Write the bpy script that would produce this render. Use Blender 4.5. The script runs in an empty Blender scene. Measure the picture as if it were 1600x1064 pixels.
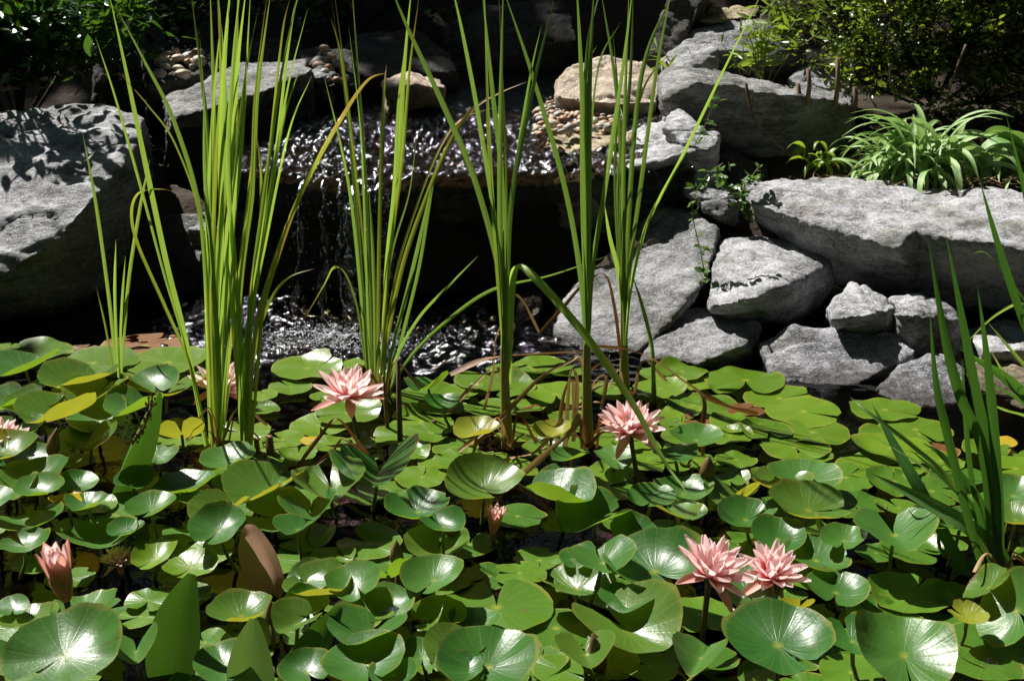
import bpy, bmesh, math, random
import numpy as np
from mathutils import Vector, Matrix, Quaternion

S = bpy.context.scene
COL = S.collection
R_ = math.radians
rng = random.Random(7)
nrg = np.random.default_rng(11)

# ------------------------------------------------------------------ camera, sky, sun, exposure
CAM_H, PITCH, FPX = 1.25, R_(18.0), 2000.0
cam_d = bpy.data.cameras.new('camera'); cam = bpy.data.objects.new('camera', cam_d); COL.objects.link(cam)
cam.location = (0, 0, CAM_H); cam.rotation_euler = (R_(90) - PITCH, 0, 0)
cam_d.sensor_width = 23.5; cam_d.lens = 23.5 * FPX / 1600.0
cam_d.clip_start = 0.05; cam_d.clip_end = 400
cam_d.dof.use_dof = True; cam_d.dof.focus_distance = 3.2; cam_d.dof.aperture_fstop = 10.0
S.camera = cam

SUN_AZ, SUN_EL = R_(44.0), R_(53.0)          # azimuth: degrees left of straight ahead
SUN = Vector((-math.sin(SUN_AZ) * math.cos(SUN_EL), math.cos(SUN_AZ) * math.cos(SUN_EL), math.sin(SUN_EL)))
w = bpy.data.worlds.new('World'); S.world = w; w.use_nodes = True
wn = w.node_tree.nodes; wl = w.node_tree.links
sky = wn.new('ShaderNodeTexSky'); sky.sky_type = 'NISHITA'; sky.sun_disc = False
sky.sun_elevation = SUN_EL; sky.sun_rotation = -SUN_AZ % (2 * math.pi)
wn['Background'].inputs['Strength'].default_value = 0.05
wl.new(sky.outputs['Color'], wn['Background'].inputs['Color'])
sd = bpy.data.lights.new('sun', 'SUN'); so = bpy.data.objects.new('sun', sd); COL.objects.link(so)
sd.energy = 5.0; sd.angle = R_(0.5); sd.color = (1.0, 0.965, 0.91)
so.rotation_euler = SUN.to_track_quat('Z', 'Y').to_euler(); so.location = SUN * 30
S.view_settings.view_transform = 'Standard'; S.view_settings.look = 'None'
S.view_settings.exposure = 0.85; S.view_settings.gamma = 1.0
S.render.engine = 'CYCLES'
S.cycles.use_denoising = True; S.cycles.denoiser = 'OPENIMAGEDENOISE'
S.cycles.max_bounces = 6; S.cycles.transparent_max_bounces = 16
S.cycles.diffuse_bounces = 3; S.cycles.glossy_bounces = 3; S.cycles.transmission_bounces = 4
S.cycles.caustics_reflective = False; S.cycles.caustics_refractive = False

# ------------------------------------------------------------------ helpers
FW = Vector((0, math.cos(PITCH), -math.sin(PITCH))); UP = Vector((0, math.sin(PITCH), math.cos(PITCH)))
C0 = Vector((0, 0, CAM_H))
def ray(px, py):
    return FW + Vector((1, 0, 0)) * ((px - 800) / FPX) - UP * ((py - 532) / FPX)
def at(px, py, Y):
    d = ray(px, py); return C0 + d * (Y / d.y)
def atz(px, py, z=0.0):
    d = ray(px, py); return C0 + d * ((z - CAM_H) / d.z)
def mpp(p):                                   # metres for one photo pixel at point p
    return (p - C0).dot(FW) / FPX

def tag(o, label=None, cat=None, group=None, kind=None):
    if label: o['label'] = label
    if cat: o['category'] = cat
    if group: o['group'] = group
    if kind: o['kind'] = kind
    return o
def empty(name, loc, label, cat, group=None):
    o = bpy.data.objects.new(name, None); COL.objects.link(o); o.location = loc
    o.empty_display_size = 0.05
    return tag(o, label, cat, group)
def mesh_obj(name, verts, faces, mat, parent=None, uvs=None, smooth=True, loc=None):
    me = bpy.data.meshes.new(name)
    me.from_pydata([tuple(v) for v in verts], [], faces)
    if uvs is not None:
        uv = me.uv_layers.new(name='UVMap')
        li = np.zeros(len(me.loops), dtype=np.int32); me.loops.foreach_get('vertex_index', li)
        uv.data.foreach_set('uv', np.asarray(uvs, dtype=np.float32)[li].ravel())
    me.polygons.foreach_set('use_smooth', [smooth] * len(me.polygons))
    me.materials.append(mat); me.update()
    o = bpy.data.objects.new(name, me); COL.objects.link(o)
    if parent: o.parent = parent
    if loc is not None: o.location = loc
    return o

# numpy value noise
def _hash(i, j, k, s):
    h = (i.astype(np.int64) * 374761393 + j.astype(np.int64) * 668265263 + k.astype(np.int64) * 2147483647 + s * 1274126177) & 0xffffffff
    h = ((h ^ (h >> 13)) * 1274126177) & 0xffffffff
    h = ((h ^ (h >> 16)) * 2246822519) & 0xffffffff
    return ((h ^ (h >> 15)) & 0xffffff) / float(0xffffff)
def vnoise(P, s=0):
    P = np.asarray(P, dtype=np.float64); f = np.floor(P); t = P - f; t = t * t * (3 - 2 * t)
    i, j, k = f[:, 0], f[:, 1], f[:, 2]; r = 0
    for a in (0, 1):
        for b in (0, 1):
            for c in (0, 1):
                wgt = (t[:, 0] if a else 1 - t[:, 0]) * (t[:, 1] if b else 1 - t[:, 1]) * (t[:, 2] if c else 1 - t[:, 2])
                r = r + wgt * _hash(i + a, j + b, k + c, s)
    return r * 2 - 1

# ------------------------------------------------------------------ materials
def newmat(name):
    m = bpy.data.materials.new(name); m.use_nodes = True
    nt = m.node_tree; nt.nodes.clear()
    out = nt.nodes.new('ShaderNodeOutputMaterial')
    def N(t, **kw):
        n = nt.nodes.new(t)
        for k, v in kw.items():
            if k in n.inputs: n.inputs[k].default_value = v
            else: setattr(n, k, v)
        return n
    return m, N, nt.links.new, out
def rgb(c): return (c[0], c[1], c[2], 1.0)
def mixc(N, L, fac, a, b, mode='MIX'):
    n = N('ShaderNodeMix', data_type='RGBA', blend_type=mode)
    for sock, v in ((n.inputs[0], fac), (n.inputs[6], a), (n.inputs[7], b)):
        if hasattr(v, 'is_output'): L(v, sock)
        elif isinstance(v, (int, float)): sock.default_value = v
        else: sock.default_value = rgb(v)
    return n.outputs[2]
def ramp(N, L, fac, stops):
    n = N('ShaderNodeValToRGB'); e = n.color_ramp.elements
    while len(e) < len(stops): e.new(0.5)
    for x, (p, c) in zip(e, stops): x.position = p; x.color = rgb(c) if not isinstance(c, (int, float)) else (c, c, c, 1)
    L(fac, n.inputs['Fac']); return n.outputs['Color']
def noise(N, L, vec, scale, detail=4, rough=0.55, dist=0.0):
    n = N('ShaderNodeTexNoise', Scale=scale, Detail=detail, Roughness=rough, Distortion=dist)
    L(vec, n.inputs['Vector']); return n.outputs['Fac']
def math_(N, L, op, a, b=None):
    n = N('ShaderNodeMath', operation=op)
    for s, v in zip(n.inputs, (a, b)):
        if v is None: continue
        if hasattr(v, 'is_output'): L(v, s)
        else: s.default_value = v
    return n.outputs[0]

def leaf_mat(name, c1, c2, under, trans, rough=0.3, tr=0.35, veins=0.0, spec=0.5, tip=None, spots=None, grain=60, bump=0.25, stripes=0.0, plain=False):
    m, N, L, out = newmat(name)
    oi = N('ShaderNodeObjectInfo'); tc = N('ShaderNodeTexCoord'); geo = N('ShaderNodeNewGeometry')
    uv = tc.outputs['UV']; ob = tc.outputs['Object']
    sep = N('ShaderNodeSeparateXYZ'); L(uv, sep.inputs[0])
    n1 = noise(N, L, ob, 14, 3)
    f = math_(N, L, 'ADD', math_(N, L, 'MULTIPLY', oi.outputs['Random'], 0.8), math_(N, L, 'MULTIPLY', n1, 0.45))
    f = math_(N, L, 'SUBTRACT', f, 0.15)
    col = mixc(N, L, f, c1, c2)
    if not plain: col = mixc(N, L, math_(N, L, 'MULTIPLY', noise(N, L, ob, grain, 4), 0.35), col, (c1[0] * .55, c1[1] * .6, c1[2] * .6))
    hgt = noise(N, L, ob, grain * .6, 3)
    if veins > 0:
        ang = math_(N, L, 'MULTIPLY', sep.outputs[0], 22.0)
        wob = math_(N, L, 'MULTIPLY', noise(N, L, ob, 9, 2), 1.1)
        fr = math_(N, L, 'ABSOLUTE', math_(N, L, 'SUBTRACT', math_(N, L, 'FRACT', math_(N, L, 'ADD', ang, wob)), 0.5))
        v = ramp(N, L, fr, [(0.0, 1.0), (0.10, 0.0)])
        vf = math_(N, L, 'MULTIPLY', v, veins)
        col = mixc(N, L, vf, col, (min(1, c2[0] * 1.7 + .03), min(1, c2[1] * 1.3 + .03), c2[2] * 1.3 + .01))
        hgt = math_(N, L, 'ADD', hgt, math_(N, L, 'MULTIPLY', v, -0.22))
        # yellowish heart where the stalk joins
        heart = ramp(N, L, sep.outputs[1], [(0.0, 0.65), (0.14, 0.0)])
        col = mixc(N, L, heart, col, (0.32, 0.34, 0.05))
        rimn = N('ShaderNodeMapRange'); rimn.inputs[1].default_value = 1.0; rimn.inputs[2].default_value = 1.06; L(math_(N, L, 'ADD', sep.outputs[1], math_(N, L, 'MULTIPLY', noise(N, L, ob, 22, 3), 0.12)), rimn.inputs[0])
        col = mixc(N, L, math_(N, L, 'MULTIPLY', rimn.outputs[0], 0.4), col, (0.30, 0.24, 0.05))
    if stripes > 0:
        wv = N('ShaderNodeTexWave', Scale=5.0, Distortion=0.6); wv.bands_direction = 'X'; L(uv, wv.inputs['Vector'])
        col = mixc(N, L, math_(N, L, 'MULTIPLY', wv.outputs['Fac'], stripes), col, (c2[0] * 1.35, c2[1] * 1.25, c2[2]))
        hgt = math_(N, L, 'ADD', hgt, math_(N, L, 'MULTIPLY', wv.outputs['Fac'], 0.5))
        fr = math_(N, L, 'ABSOLUTE', math_(N, L, 'SUBTRACT', sep.outputs[0], 0.5))
        foot = ramp(N, L, sep.outputs[1], [(0.0, 0.75), (0.22, 0.0)])
        if name.startswith('reed'): col = mixc(N, L, foot, col, (0.44, 0.48, 0.20))
        mid = ramp(N, L, fr, [(0.0, 0.45), (0.06, 0.0)])
        col = mixc(N, L, mid, col, (c2[0] * 1.6 + .05, c2[1] * 1.35 + .05, c2[2] + .03))
    if spots:
        sp = ramp(N, L, noise(N, L, ob, 26, 3), [(0.66, 0.0), (0.74, 1.0)])
        col = mixc(N, L, math_(N, L, 'MULTIPLY', sp, 0.75), col, spots)
        sp2 = ramp(N, L, noise(N, L, ob, 150, 2), [(0.70, 0.0), (0.74, 0.8)])
        col = mixc(N, L, sp2, col, (spots[0] * .6, spots[1] * .6, spots[2] * .6))
    if tip:
        tf = ramp(N, L, math_(N, L, 'ADD', sep.outputs[1], math_(N, L, 'MULTIPLY', n1, 0.1)), [(tip[1], 0.0), (min(.999, tip[1] + .12), 1.0)])
        col = mixc(N, L, tf, col, tip[0]); trc = mixc(N, L, tf, trans, tip[0])
    else: trc = mixc(N, L, 0.0, trans, trans)
    # the same blotches and grain tint the light that comes through the leaf
    if not plain: trc = mixc(N, L, math_(N, L, 'MULTIPLY', n1, 0.5), trc, (trans[0] * .45, trans[1] * .6, trans[2] * .5))
    if under: col = mixc(N, L, geo.outputs['Backfacing'], col, under)
    p = N('ShaderNodeBsdfPrincipled', Roughness=rough); p.inputs['Specular IOR Level'].default_value = spec
    rr = math_(N, L, 'ADD', rough - .06, math_(N, L, 'MULTIPLY', noise(N, L, ob, 30, 3), 0.14)); L(rr, p.inputs['Roughness'])
    L(col, p.inputs['Base Color'])
    b0 = N('ShaderNodeBump', Strength=bump, Distance=0.004); L(hgt, b0.inputs['Height'])
    b = N('ShaderNodeBump', Strength=min(1.0, bump * 2.0), Distance=0.0007); L(noise(N, L, ob, 170, 4, 0.6), b.inputs['Height']); L(b0.outputs[0], b.inputs['Normal']); L(b.outputs[0], p.inputs['Normal'])
    t = N('ShaderNodeBsdfTranslucent'); L(trc, t.inputs['Color'])
    ms = N('ShaderNodeMixShader'); ms.inputs[0].default_value = tr
    L(p.outputs[0], ms.inputs[1]); L(t.outputs[0], ms.inputs[2]); L(ms.outputs[0], out.inputs['Surface'])
    return m

def rock_mat(name, dark, mid, light, wet=0.0, layer=(1, 1, 1), moss=(0.05, 0.055, 0.018), mossamt=0.3, bump=0.9, rust=0.15):
    m, N, L, out = newmat(name)
    tc = N('ShaderNodeTexCoord'); oi = N('ShaderNodeObjectInfo'); geo = N('ShaderNodeNewGeometry')
    mp = N('ShaderNodeMapping'); mp.inputs['Scale'].default_value = layer; mp.inputs['Rotation'].default_value = (0.35, 0.25, 0.2)
    L(tc.outputs['Object'], mp.inputs['Vector']); v = mp.outputs[0]
    big = noise(N, L, v, 5, 5, 0.6); med = noise(N, L, v, 34, 5, 0.65, 0.4); fine = noise(N, L, v, 190, 4, 0.7)
    grit = N('ShaderNodeTexVoronoi', Scale=240.0); L(v, grit.inputs['Vector'])
    f = math_(N, L, 'ADD', math_(N, L, 'MULTIPLY', big, 0.42), math_(N, L, 'MULTIPLY', med, 0.36))
    f = math_(N, L, 'ADD', f, math_(N, L, 'MULTIPLY', fine, 0.26))
    f = math_(N, L, 'ADD', f, math_(N, L, 'MULTIPLY', math_(N, L, 'SUBTRACT', oi.outputs['Random'], 0.5), 0.10))
    col = ramp(N, L, f, [(0.44, dark), (0.515, mid), (0.60, light)])
    gs = N('ShaderNodeSeparateColor'); L(grit.outputs['Color'], gs.inputs[0])
    spk = ramp(N, L, gs.outputs[0], [(0.86, 0.0), (0.93, 0.55)])
    col = mixc(N, L, spk, col, (dark[0] * .4, dark[1] * .4, dark[2] * .4))
    spk2 = ramp(N, L, gs.outputs[1], [(0.88, 0.0), (0.95, 0.6)])
    col = mixc(N, L, spk2, col, (min(1, light[0] * 1.5), min(1, light[1] * 1.5), min(1, light[2] * 1.5)))
    rs = ramp(N, L, noise(N, L, tc.outputs['Object'], 7.3, 5, 0.65), [(0.56, 0.0), (0.7, rust)])
    col = mixc(N, L, rs, col, (0.26, 0.17, 0.09))
    mo = ramp(N, L, noise(N, L, tc.outputs['Object'], 4.1, 6, 0.7), [(0.50, 0.0), (0.66, mossamt)])
    col = mixc(N, L, mo, col, moss)
    lich = ramp(N, L, noise(N, L, tc.outputs['Object'], 21, 4, 0.7), [(0.70, 0.0), (0.73, 0.35)])
    col = mixc(N, L, lich, col, (0.42, 0.42, 0.34))
    # damp band just above the pond level
    sp = N('ShaderNodeSeparateXYZ'); L(geo.outputs['Position'], sp.inputs[0])
    zz = math_(N, L, 'ADD', sp.outputs[2], math_(N, L, 'MULTIPLY', math_(N, L, 'SUBTRACT', med, 0.5), 0.05))
    damp = ramp(N, L, zz, [(0.012, 1.0), (0.045, 0.0)])
    col = mixc(N, L, math_(N, L, 'MULTIPLY', damp, 0.75), col, (0.025, 0.02, 0.014))
    p = N('ShaderNodeBsdfPrincipled'); L(col, p.inputs['Base Color'])
    rough = math_(N, L, 'SUBTRACT', 0.8 - 0.5 * wet, math_(N, L, 'MULTIPLY', damp, 0.5)); L(rough, p.inputs['Roughness'])
    p.inputs['Specular IOR Level'].default_value = 0.35 + .3 * wet
    h = math_(N, L, 'ADD', math_(N, L, 'MULTIPLY', med, 1.0), math_(N, L, 'MULTIPLY', fine, 0.45))
    b = N('ShaderNodeBump', Strength=bump, Distance=0.016); L(h, b.inputs['Height']); L(b.outputs[0], p.inputs['Normal'])
    L(p.outputs[0], out.inputs['Surface'])
    return m

def plain_mat(name, c1, c2, scale=30, rough=0.7, bump=0.4, dist=0.004, layer=(1, 1, 1), spec=0.4):
    m, N, L, out = newmat(name)
    tc = N('ShaderNodeTexCoord'); oi = N('ShaderNodeObjectInfo')
    mp = N('ShaderNodeMapping'); mp.inputs['Scale'].default_value = layer; L(tc.outputs['Object'], mp.inputs[0])
    n = noise(N, L, mp.outputs[0], scale, 6, 0.65)
    f = math_(N, L, 'ADD', math_(N, L, 'MULTIPLY', n, 1.3), math_(N, L, 'SUBTRACT', math_(N, L, 'MULTIPLY', oi.outputs['Random'], 0.5), 0.4))
    p = N('ShaderNodeBsdfPrincipled', Roughness=rough); p.inputs['Specular IOR Level'].default_value = spec
    L(mixc(N, L, f, c1, c2), p.inputs['Base Color'])
    b = N('ShaderNodeBump', Strength=bump, Distance=dist); L(n, b.inputs['Height']); L(b.outputs[0], p.inputs['Normal'])
    L(p.outputs[0], out.inputs['Surface'])
    return m

def water_mat(name, tint, bumps=((9, .004), (40, .0015)), rough=0.05, strength=0.5, glossmix=1.0):
    m, N, L, out = newmat(name)
    tc = N('ShaderNodeTexCoord'); nrm = None
    for sc, d in bumps:
        b = N('ShaderNodeBump', Strength=strength, Distance=d)
        L(noise(N, L, tc.outputs['Object'], sc, 3, 0.5), b.inputs['Height'])
        if nrm: L(nrm, b.inputs['Normal'])
        nrm = b.outputs[0]
    fr = N('ShaderNodeFresnel', IOR=1.33); L(nrm, fr.inputs['Normal'])
    g = N('ShaderNodeBsdfGlossy', Roughness=rough); g.inputs['Color'].default_value = (1, 1, 1, 1); L(nrm, g.inputs['Normal'])
    t = N('ShaderNodeBsdfTransparent'); t.inputs['Color'].default_value = rgb(tint)
    ms = N('ShaderNodeMixShader')
    L(math_(N, L, 'MULTIPLY', fr.outputs[0], glossmix), ms.inputs[0]); L(t.outputs[0], ms.inputs[1]); L(g.outputs[0], ms.inputs[2])
    L(ms.outputs[0], out.inputs['Surface'])
    return m

M = {}
# lily pads
M['pad_flat'] = leaf_mat('pad_floating', (0.066, 0.142, 0.007), (0.135, 0.230, 0.012), (0.20, 0.16, 0.04), (0.25, 0.40, 0.03), rough=0.33, tr=0.12, veins=0.10, spots=(0.10, 0.07, 0.02), spec=0.42)
M['pad_deep'] = leaf_mat('pad_raised', (0.028, 0.112, 0.018), (0.085, 0.195, 0.032), (0.24, 0.27, 0.05), (0.36, 0.58, 0.03), rough=0.33, tr=0.26, veins=0.20, spec=0.42, spots=(0.09, 0.10, 0.02))
M['pad_mid'] = leaf_mat('pad_floating_shaded_green', (0.036, 0.110, 0.010), (0.105, 0.205, 0.016), (0.20, 0.16, 0.04), (0.25, 0.40, 0.03), rough=0.30, tr=0.14, veins=0.16, spots=(0.10, 0.07, 0.02), spec=0.45)  # deeper, cooler green for the nearer floating pads
M['pad_olive'] = leaf_mat('pad_olive_back', (0.07, 0.16, 0.02), (0.12, 0.21, 0.03), (0.30, 0.24, 0.045), (0.52, 0.50, 0.035), rough=0.28, tr=0.32, veins=0.3)
M['pad_yellow'] = leaf_mat('pad_yellowing', (0.45, 0.33, 0.02), (0.55, 0.38, 0.03), (0.55, 0.34, 0.03), (0.75, 0.5, 0.03), rough=0.35, tr=0.32, veins=0.22, spots=(0.25, 0.10, 0.02))
M['pad_brown'] = leaf_mat('pad_decayed', (0.11, 0.045, 0.012), (0.24, 0.10, 0.015), (0.15, 0.07, 0.03), (0.4, 0.16, 0.03), rough=0.4, tr=0.08, veins=0.1, spots=(0.08, 0.04, 0.015))
M['pad_lime'] = leaf_mat('pad_ageing', (0.20, 0.25, 0.02), (0.30, 0.30, 0.03), (0.34, 0.28, 0.04), (0.62, 0.52, 0.04), rough=0.35, tr=0.32, veins=0.12, spots=(0.25, 0.12, 0.03))
M['leaf_pink'] = leaf_mat('pad_back_pink', (0.34, 0.17, 0.13), (0.46, 0.26, 0.19), None, (0.75, 0.42, 0.30), rough=0.4, tr=0.5, stripes=0.3, spots=(0.12, 0.13, 0.04), grain=40)
M['pad_pink'] = leaf_mat('pad_pink_back', (0.08, 0.17, 0.03), (0.10, 0.20, 0.03), (0.40, 0.20, 0.16), (0.42, 0.24, 0.12), rough=0.35, tr=0.25, veins=0.3)
M['stem'] = plain_mat('leaf_stalk', (0.10, 0.11, 0.02), (0.17, 0.18, 0.035), 40, 0.45)
M['stem_dark'] = plain_mat('flower_stalk', (0.07, 0.05, 0.025), (0.13, 0.11, 0.04), 40, 0.45)
# reeds
bl = dict(tr=0.42, stripes=0.5, grain=25, bump=0.2)
M['blade'] = leaf_mat('reed_blade', (0.13, 0.24, 0.045), (0.29, 0.42, 0.10), None, (0.48, 0.68, 0.09), rough=0.36, **bl)
M['blade_tip'] = leaf_mat('reed_blade_browning', (0.15, 0.25, 0.03), (0.27, 0.36, 0.045), None, (0.46, 0.54, 0.05), rough=0.4, tip=((0.38, 0.20, 0.05), 0.84), **bl)
M['blade_half'] = leaf_mat('reed_blade_half_yellow', (0.20, 0.28, 0.04), (0.30, 0.36, 0.05), None, (0.48, 0.52, 0.05), rough=0.42, tip=((0.48, 0.32, 0.07), 0.60), **bl)
M['blade_cool'] = leaf_mat('cattail_blade', (0.085, 0.175, 0.05), (0.17, 0.28, 0.085), None, (0.32, 0.50, 0.07), rough=0.36, tr=0.36, stripes=0.35, grain=25, bump=0.2)
M['blade_dark'] = leaf_mat('iris_blade', (0.035, 0.115, 0.026), (0.075, 0.18, 0.035), None, (0.12, 0.30, 0.03), rough=0.35, tr=0.28, stripes=0.3, grain=25, bump=0.2)
M['blade_dry'] = leaf_mat('dry_blade', (0.26, 0.15, 0.06), (0.46, 0.31, 0.15), None, (0.45, 0.26, 0.10), rough=0.6, tr=0.25, stripes=0.5, grain=30)
M['blade_rot'] = leaf_mat('rotting_blade', (0.13, 0.06, 0.022), (0.25, 0.12, 0.04), None, (0.30, 0.12, 0.03), rough=0.5, tr=0.18, stripes=0.4, grain=30)
M['sheath'] = leaf_mat('cattail_sheath', (0.15, 0.17, 0.04), (0.24, 0.24, 0.06), None, (0.3, 0.3, 0.05), rough=0.45, tr=0.1, stripes=0.5, grain=25, spots=(0.16, 0.08, 0.03))
M['pick'] = leaf_mat('lance_leaf', (0.035, 0.12, 0.02), (0.075, 0.18, 0.03), None, (0.18, 0.40, 0.03), rough=0.33, tr=0.16, stripes=0.3, grain=30)
M['pick_pale'] = leaf_mat('lance_leaf_pale', (0.13, 0.28, 0.08), (0.18, 0.34, 0.10), None, (0.30, 0.50, 0.08), rough=0.4, tr=0.25, stripes=0.3, grain=30)
# flowers
M['petal'] = leaf_mat('petal', (0.91, 0.33, 0.36), (0.95, 0.42, 0.44), None, (1.0, 0.52, 0.51), rough=0.5, tr=0.5, grain=8, spec=0.25, tip=((0.97, 0.72, 0.70), 0.48), bump=0.05, plain=True)
M['sepal'] = leaf_mat('sepal', (0.90, 0.44, 0.40), (0.92, 0.52, 0.45), (0.62, 0.30, 0.17), (0.95, 0.48, 0.38), rough=0.5, tr=0.4, grain=8, spec=0.25, bump=0.05, plain=True)
M['stamen'] = plain_mat('stamen', (0.75, 0.42, 0.05), (0.85, 0.55, 0.08), 60, 0.5)
M['budbrown'] = plain_mat('old_bud', (0.12, 0.07, 0.025), (0.22, 0.13, 0.05), 40, 0.5, layer=(6, 6, 1))
# stone
M['grey'] = rock_mat('grey_gneiss', (0.095, 0.095, 0.102), (0.25, 0.25, 0.265), (0.46, 0.46, 0.485), layer=(1, 1, 2.2))
M['mossy'] = rock_mat('lichened_gneiss', (0.11, 0.11, 0.115), (0.28, 0.28, 0.29), (0.50, 0.50, 0.52), layer=(1, 1, 2.2), moss=(0.10, 0.10, 0.04), mossamt=.55, rust=.3)
M['midgrey'] = rock_mat('mid_grey_gneiss', (0.07, 0.07, 0.075), (0.19, 0.19, 0.195), (0.37, 0.37, 0.38), layer=(1, 1, 2.2), moss=(0.10, 0.10, 0.04), mossamt=.35, rust=.3)
M['dusk'] = rock_mat('dark_gneiss', (0.06, 0.058, 0.055), (0.15, 0.145, 0.14), (0.36, 0.36, 0.36), layer=(1, 1, 3.0), mossamt=.5)
M['pale'] = rock_mat('pale_gneiss', (0.13, 0.13, 0.135), (0.31, 0.31, 0.32), (0.56, 0.56, 0.57), layer=(1, 1, 3.0))
M['tan'] = rock_mat('tan_stone', (0.28, 0.20, 0.14), (0.46, 0.37, 0.28), (0.60, 0.50, 0.40), mossamt=0.15, rust=0.45)
M['buff'] = rock_mat('buff_stone', (0.20, 0.15, 0.08), (0.40, 0.33, 0.20), (0.55, 0.47, 0.32), layer=(1, 1, 4), mossamt=0.2, rust=0.3)
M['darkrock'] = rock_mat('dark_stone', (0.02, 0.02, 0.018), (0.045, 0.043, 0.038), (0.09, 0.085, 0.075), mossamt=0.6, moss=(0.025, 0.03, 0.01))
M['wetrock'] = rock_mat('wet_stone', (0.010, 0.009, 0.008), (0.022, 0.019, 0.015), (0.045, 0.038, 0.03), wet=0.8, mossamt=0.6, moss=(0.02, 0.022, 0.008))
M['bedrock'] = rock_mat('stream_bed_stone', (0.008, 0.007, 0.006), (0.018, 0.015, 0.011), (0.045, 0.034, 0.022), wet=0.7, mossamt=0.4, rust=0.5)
M['pebble'] = rock_mat('pebble_stone', (0.26, 0.15, 0.08), (0.44, 0.29, 0.18), (0.62, 0.50, 0.38), wet=0.6, mossamt=0.1, rust=0.5, bump=0.2)
M['pebble_grey'] = rock_mat('grey_pebble', (0.15, 0.13, 0.11), (0.30, 0.27, 0.23), (0.52, 0.48, 0.42), wet=0.6, mossamt=0.2, bump=0.2)
M['pebble_rust'] = rock_mat('rust_pebble', (0.18, 0.08, 0.035), (0.32, 0.16, 0.08), (0.48, 0.28, 0.16), wet=0.7, mossamt=0.1, bump=0.2)
M['soil'] = plain_mat('soil', (0.016, 0.011, 0.007), (0.055, 0.038, 0.022), 18, 0.95, 1.0, 0.03)
M['pondwater'] = water_mat('pond_water', (0.16, 0.105, 0.055))
M['streamwater'] = water_mat('stream_water', (0.30, 0.24, 0.16), bumps=((75, .003), (170, .002)), rough=0.065, strength=1.0, glossmix=1.8)
M['churnwater'] = water_mat('churned_water', (0.16, 0.105, 0.055), bumps=((75, .003), (160, .002)), rough=0.065, strength=0.9, glossmix=1.7)
M['fallwater'] = water_mat('falling_water', (0.80, 0.80, 0.80), bumps=((70, .006),), rough=0.12, strength=1.0, glossmix=2.2)
M['foam'] = plain_mat('froth', (0.30, 0.32, 0.34), (0.62, 0.64, 0.66), 90, 0.2, 0.2, 0.001, spec=0.7)
M['bark'] = plain_mat('bark', (0.03, 0.022, 0.015), (0.09, 0.065, 0.045), 12, 0.9, 1.0, 0.02, (4, 4, 0.6))
M['twig'] = plain_mat('twig', (0.09, 0.055, 0.03), (0.20, 0.13, 0.075), 30, 0.8, 0.6, 0.003, (3, 3, .5))
# shrubs
sh = dict(veins=0.0, grain=30, bump=0.15)
M['laurel'] = leaf_mat('glossy_leaf', (0.028, 0.085, 0.016), (0.06, 0.15, 0.022), None, (0.14, 0.30, 0.02), rough=0.24, tr=0.25, spec=0.6, **sh)
M['box'] = leaf_mat('small_leaf', (0.07, 0.14, 0.018), (0.22, 0.29, 0.03), None, (0.42, 0.52, 0.04), rough=0.3, tr=0.35, **sh)
M['sage'] = leaf_mat('grey_green_leaf', (0.22, 0.38, 0.12), (0.38, 0.53, 0.22), None, (0.40, 0.60, 0.16), rough=0.42, tr=0.25, stripes=0.2, grain=30)
M['weed'] = leaf_mat('weed_leaf', (0.15, 0.26, 0.03), (0.26, 0.36, 0.04), None, (0.4, 0.52, 0.04), rough=0.4, tr=0.35, **sh)
M['ivy'] = leaf_mat('vine_leaf', (0.06, 0.14, 0.03), (0.14, 0.23, 0.05), None, (0.2, 0.35, 0.04), rough=0.35, tr=0.3, **sh)
M['treeleaf'] = leaf_mat('tree_leaf', (0.03, 0.075, 0.014), (0.05, 0.11, 0.018), None, (0.10, 0.2, 0.02), rough=0.45, tr=0.3, **sh)
M['litter'] = leaf_mat('dead_leaf', (0.16, 0.08, 0.04), (0.36, 0.22, 0.13), None, (0.3, 0.16, 0.07), rough=0.65, tr=0.2, grain=40)
M['straw'] = plain_mat('straw', (0.36, 0.24, 0.11), (0.55, 0.40, 0.2), 30, 0.8)

# ------------------------------------------------------------------ ground
SHORE = np.array([(-3.4, 0.9), (-3.2, 4.0), (-1.9, 4.35), (-0.9, 4.45), (0.5, 4.38), (0.8, 4.15), (1.2, 4.06), (1.8, 4.0), (2.9, 3.8), (3.4, 0.9)])
def shore_dist(x, y):
    """signed distance to the pond outline, negative inside"""
    n = len(SHORE); dmin = np.full(x.shape, 1e9); inside = np.zeros(x.shape, bool)
    for i in range(n):
        a, b = SHORE[i], SHORE[(i + 1) % n]; e = b - a
        t = np.clip(((x - a[0]) * e[0] + (y - a[1]) * e[1]) / (e @ e), 0, 1)
        dmin = np.minimum(dmin, np.hypot(x - a[0] - t * e[0], y - a[1] - t * e[1]))
        cond = (a[1] > y) != (b[1] > y)
        with np.errstate(divide='ignore', invalid='ignore'):
            xi = (b[0] - a[0]) * (y - a[1]) / (b[1] - a[1]) + a[0]
        inside ^= cond & (x < xi)
    return np.where(inside, -dmin, dmin)
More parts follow.
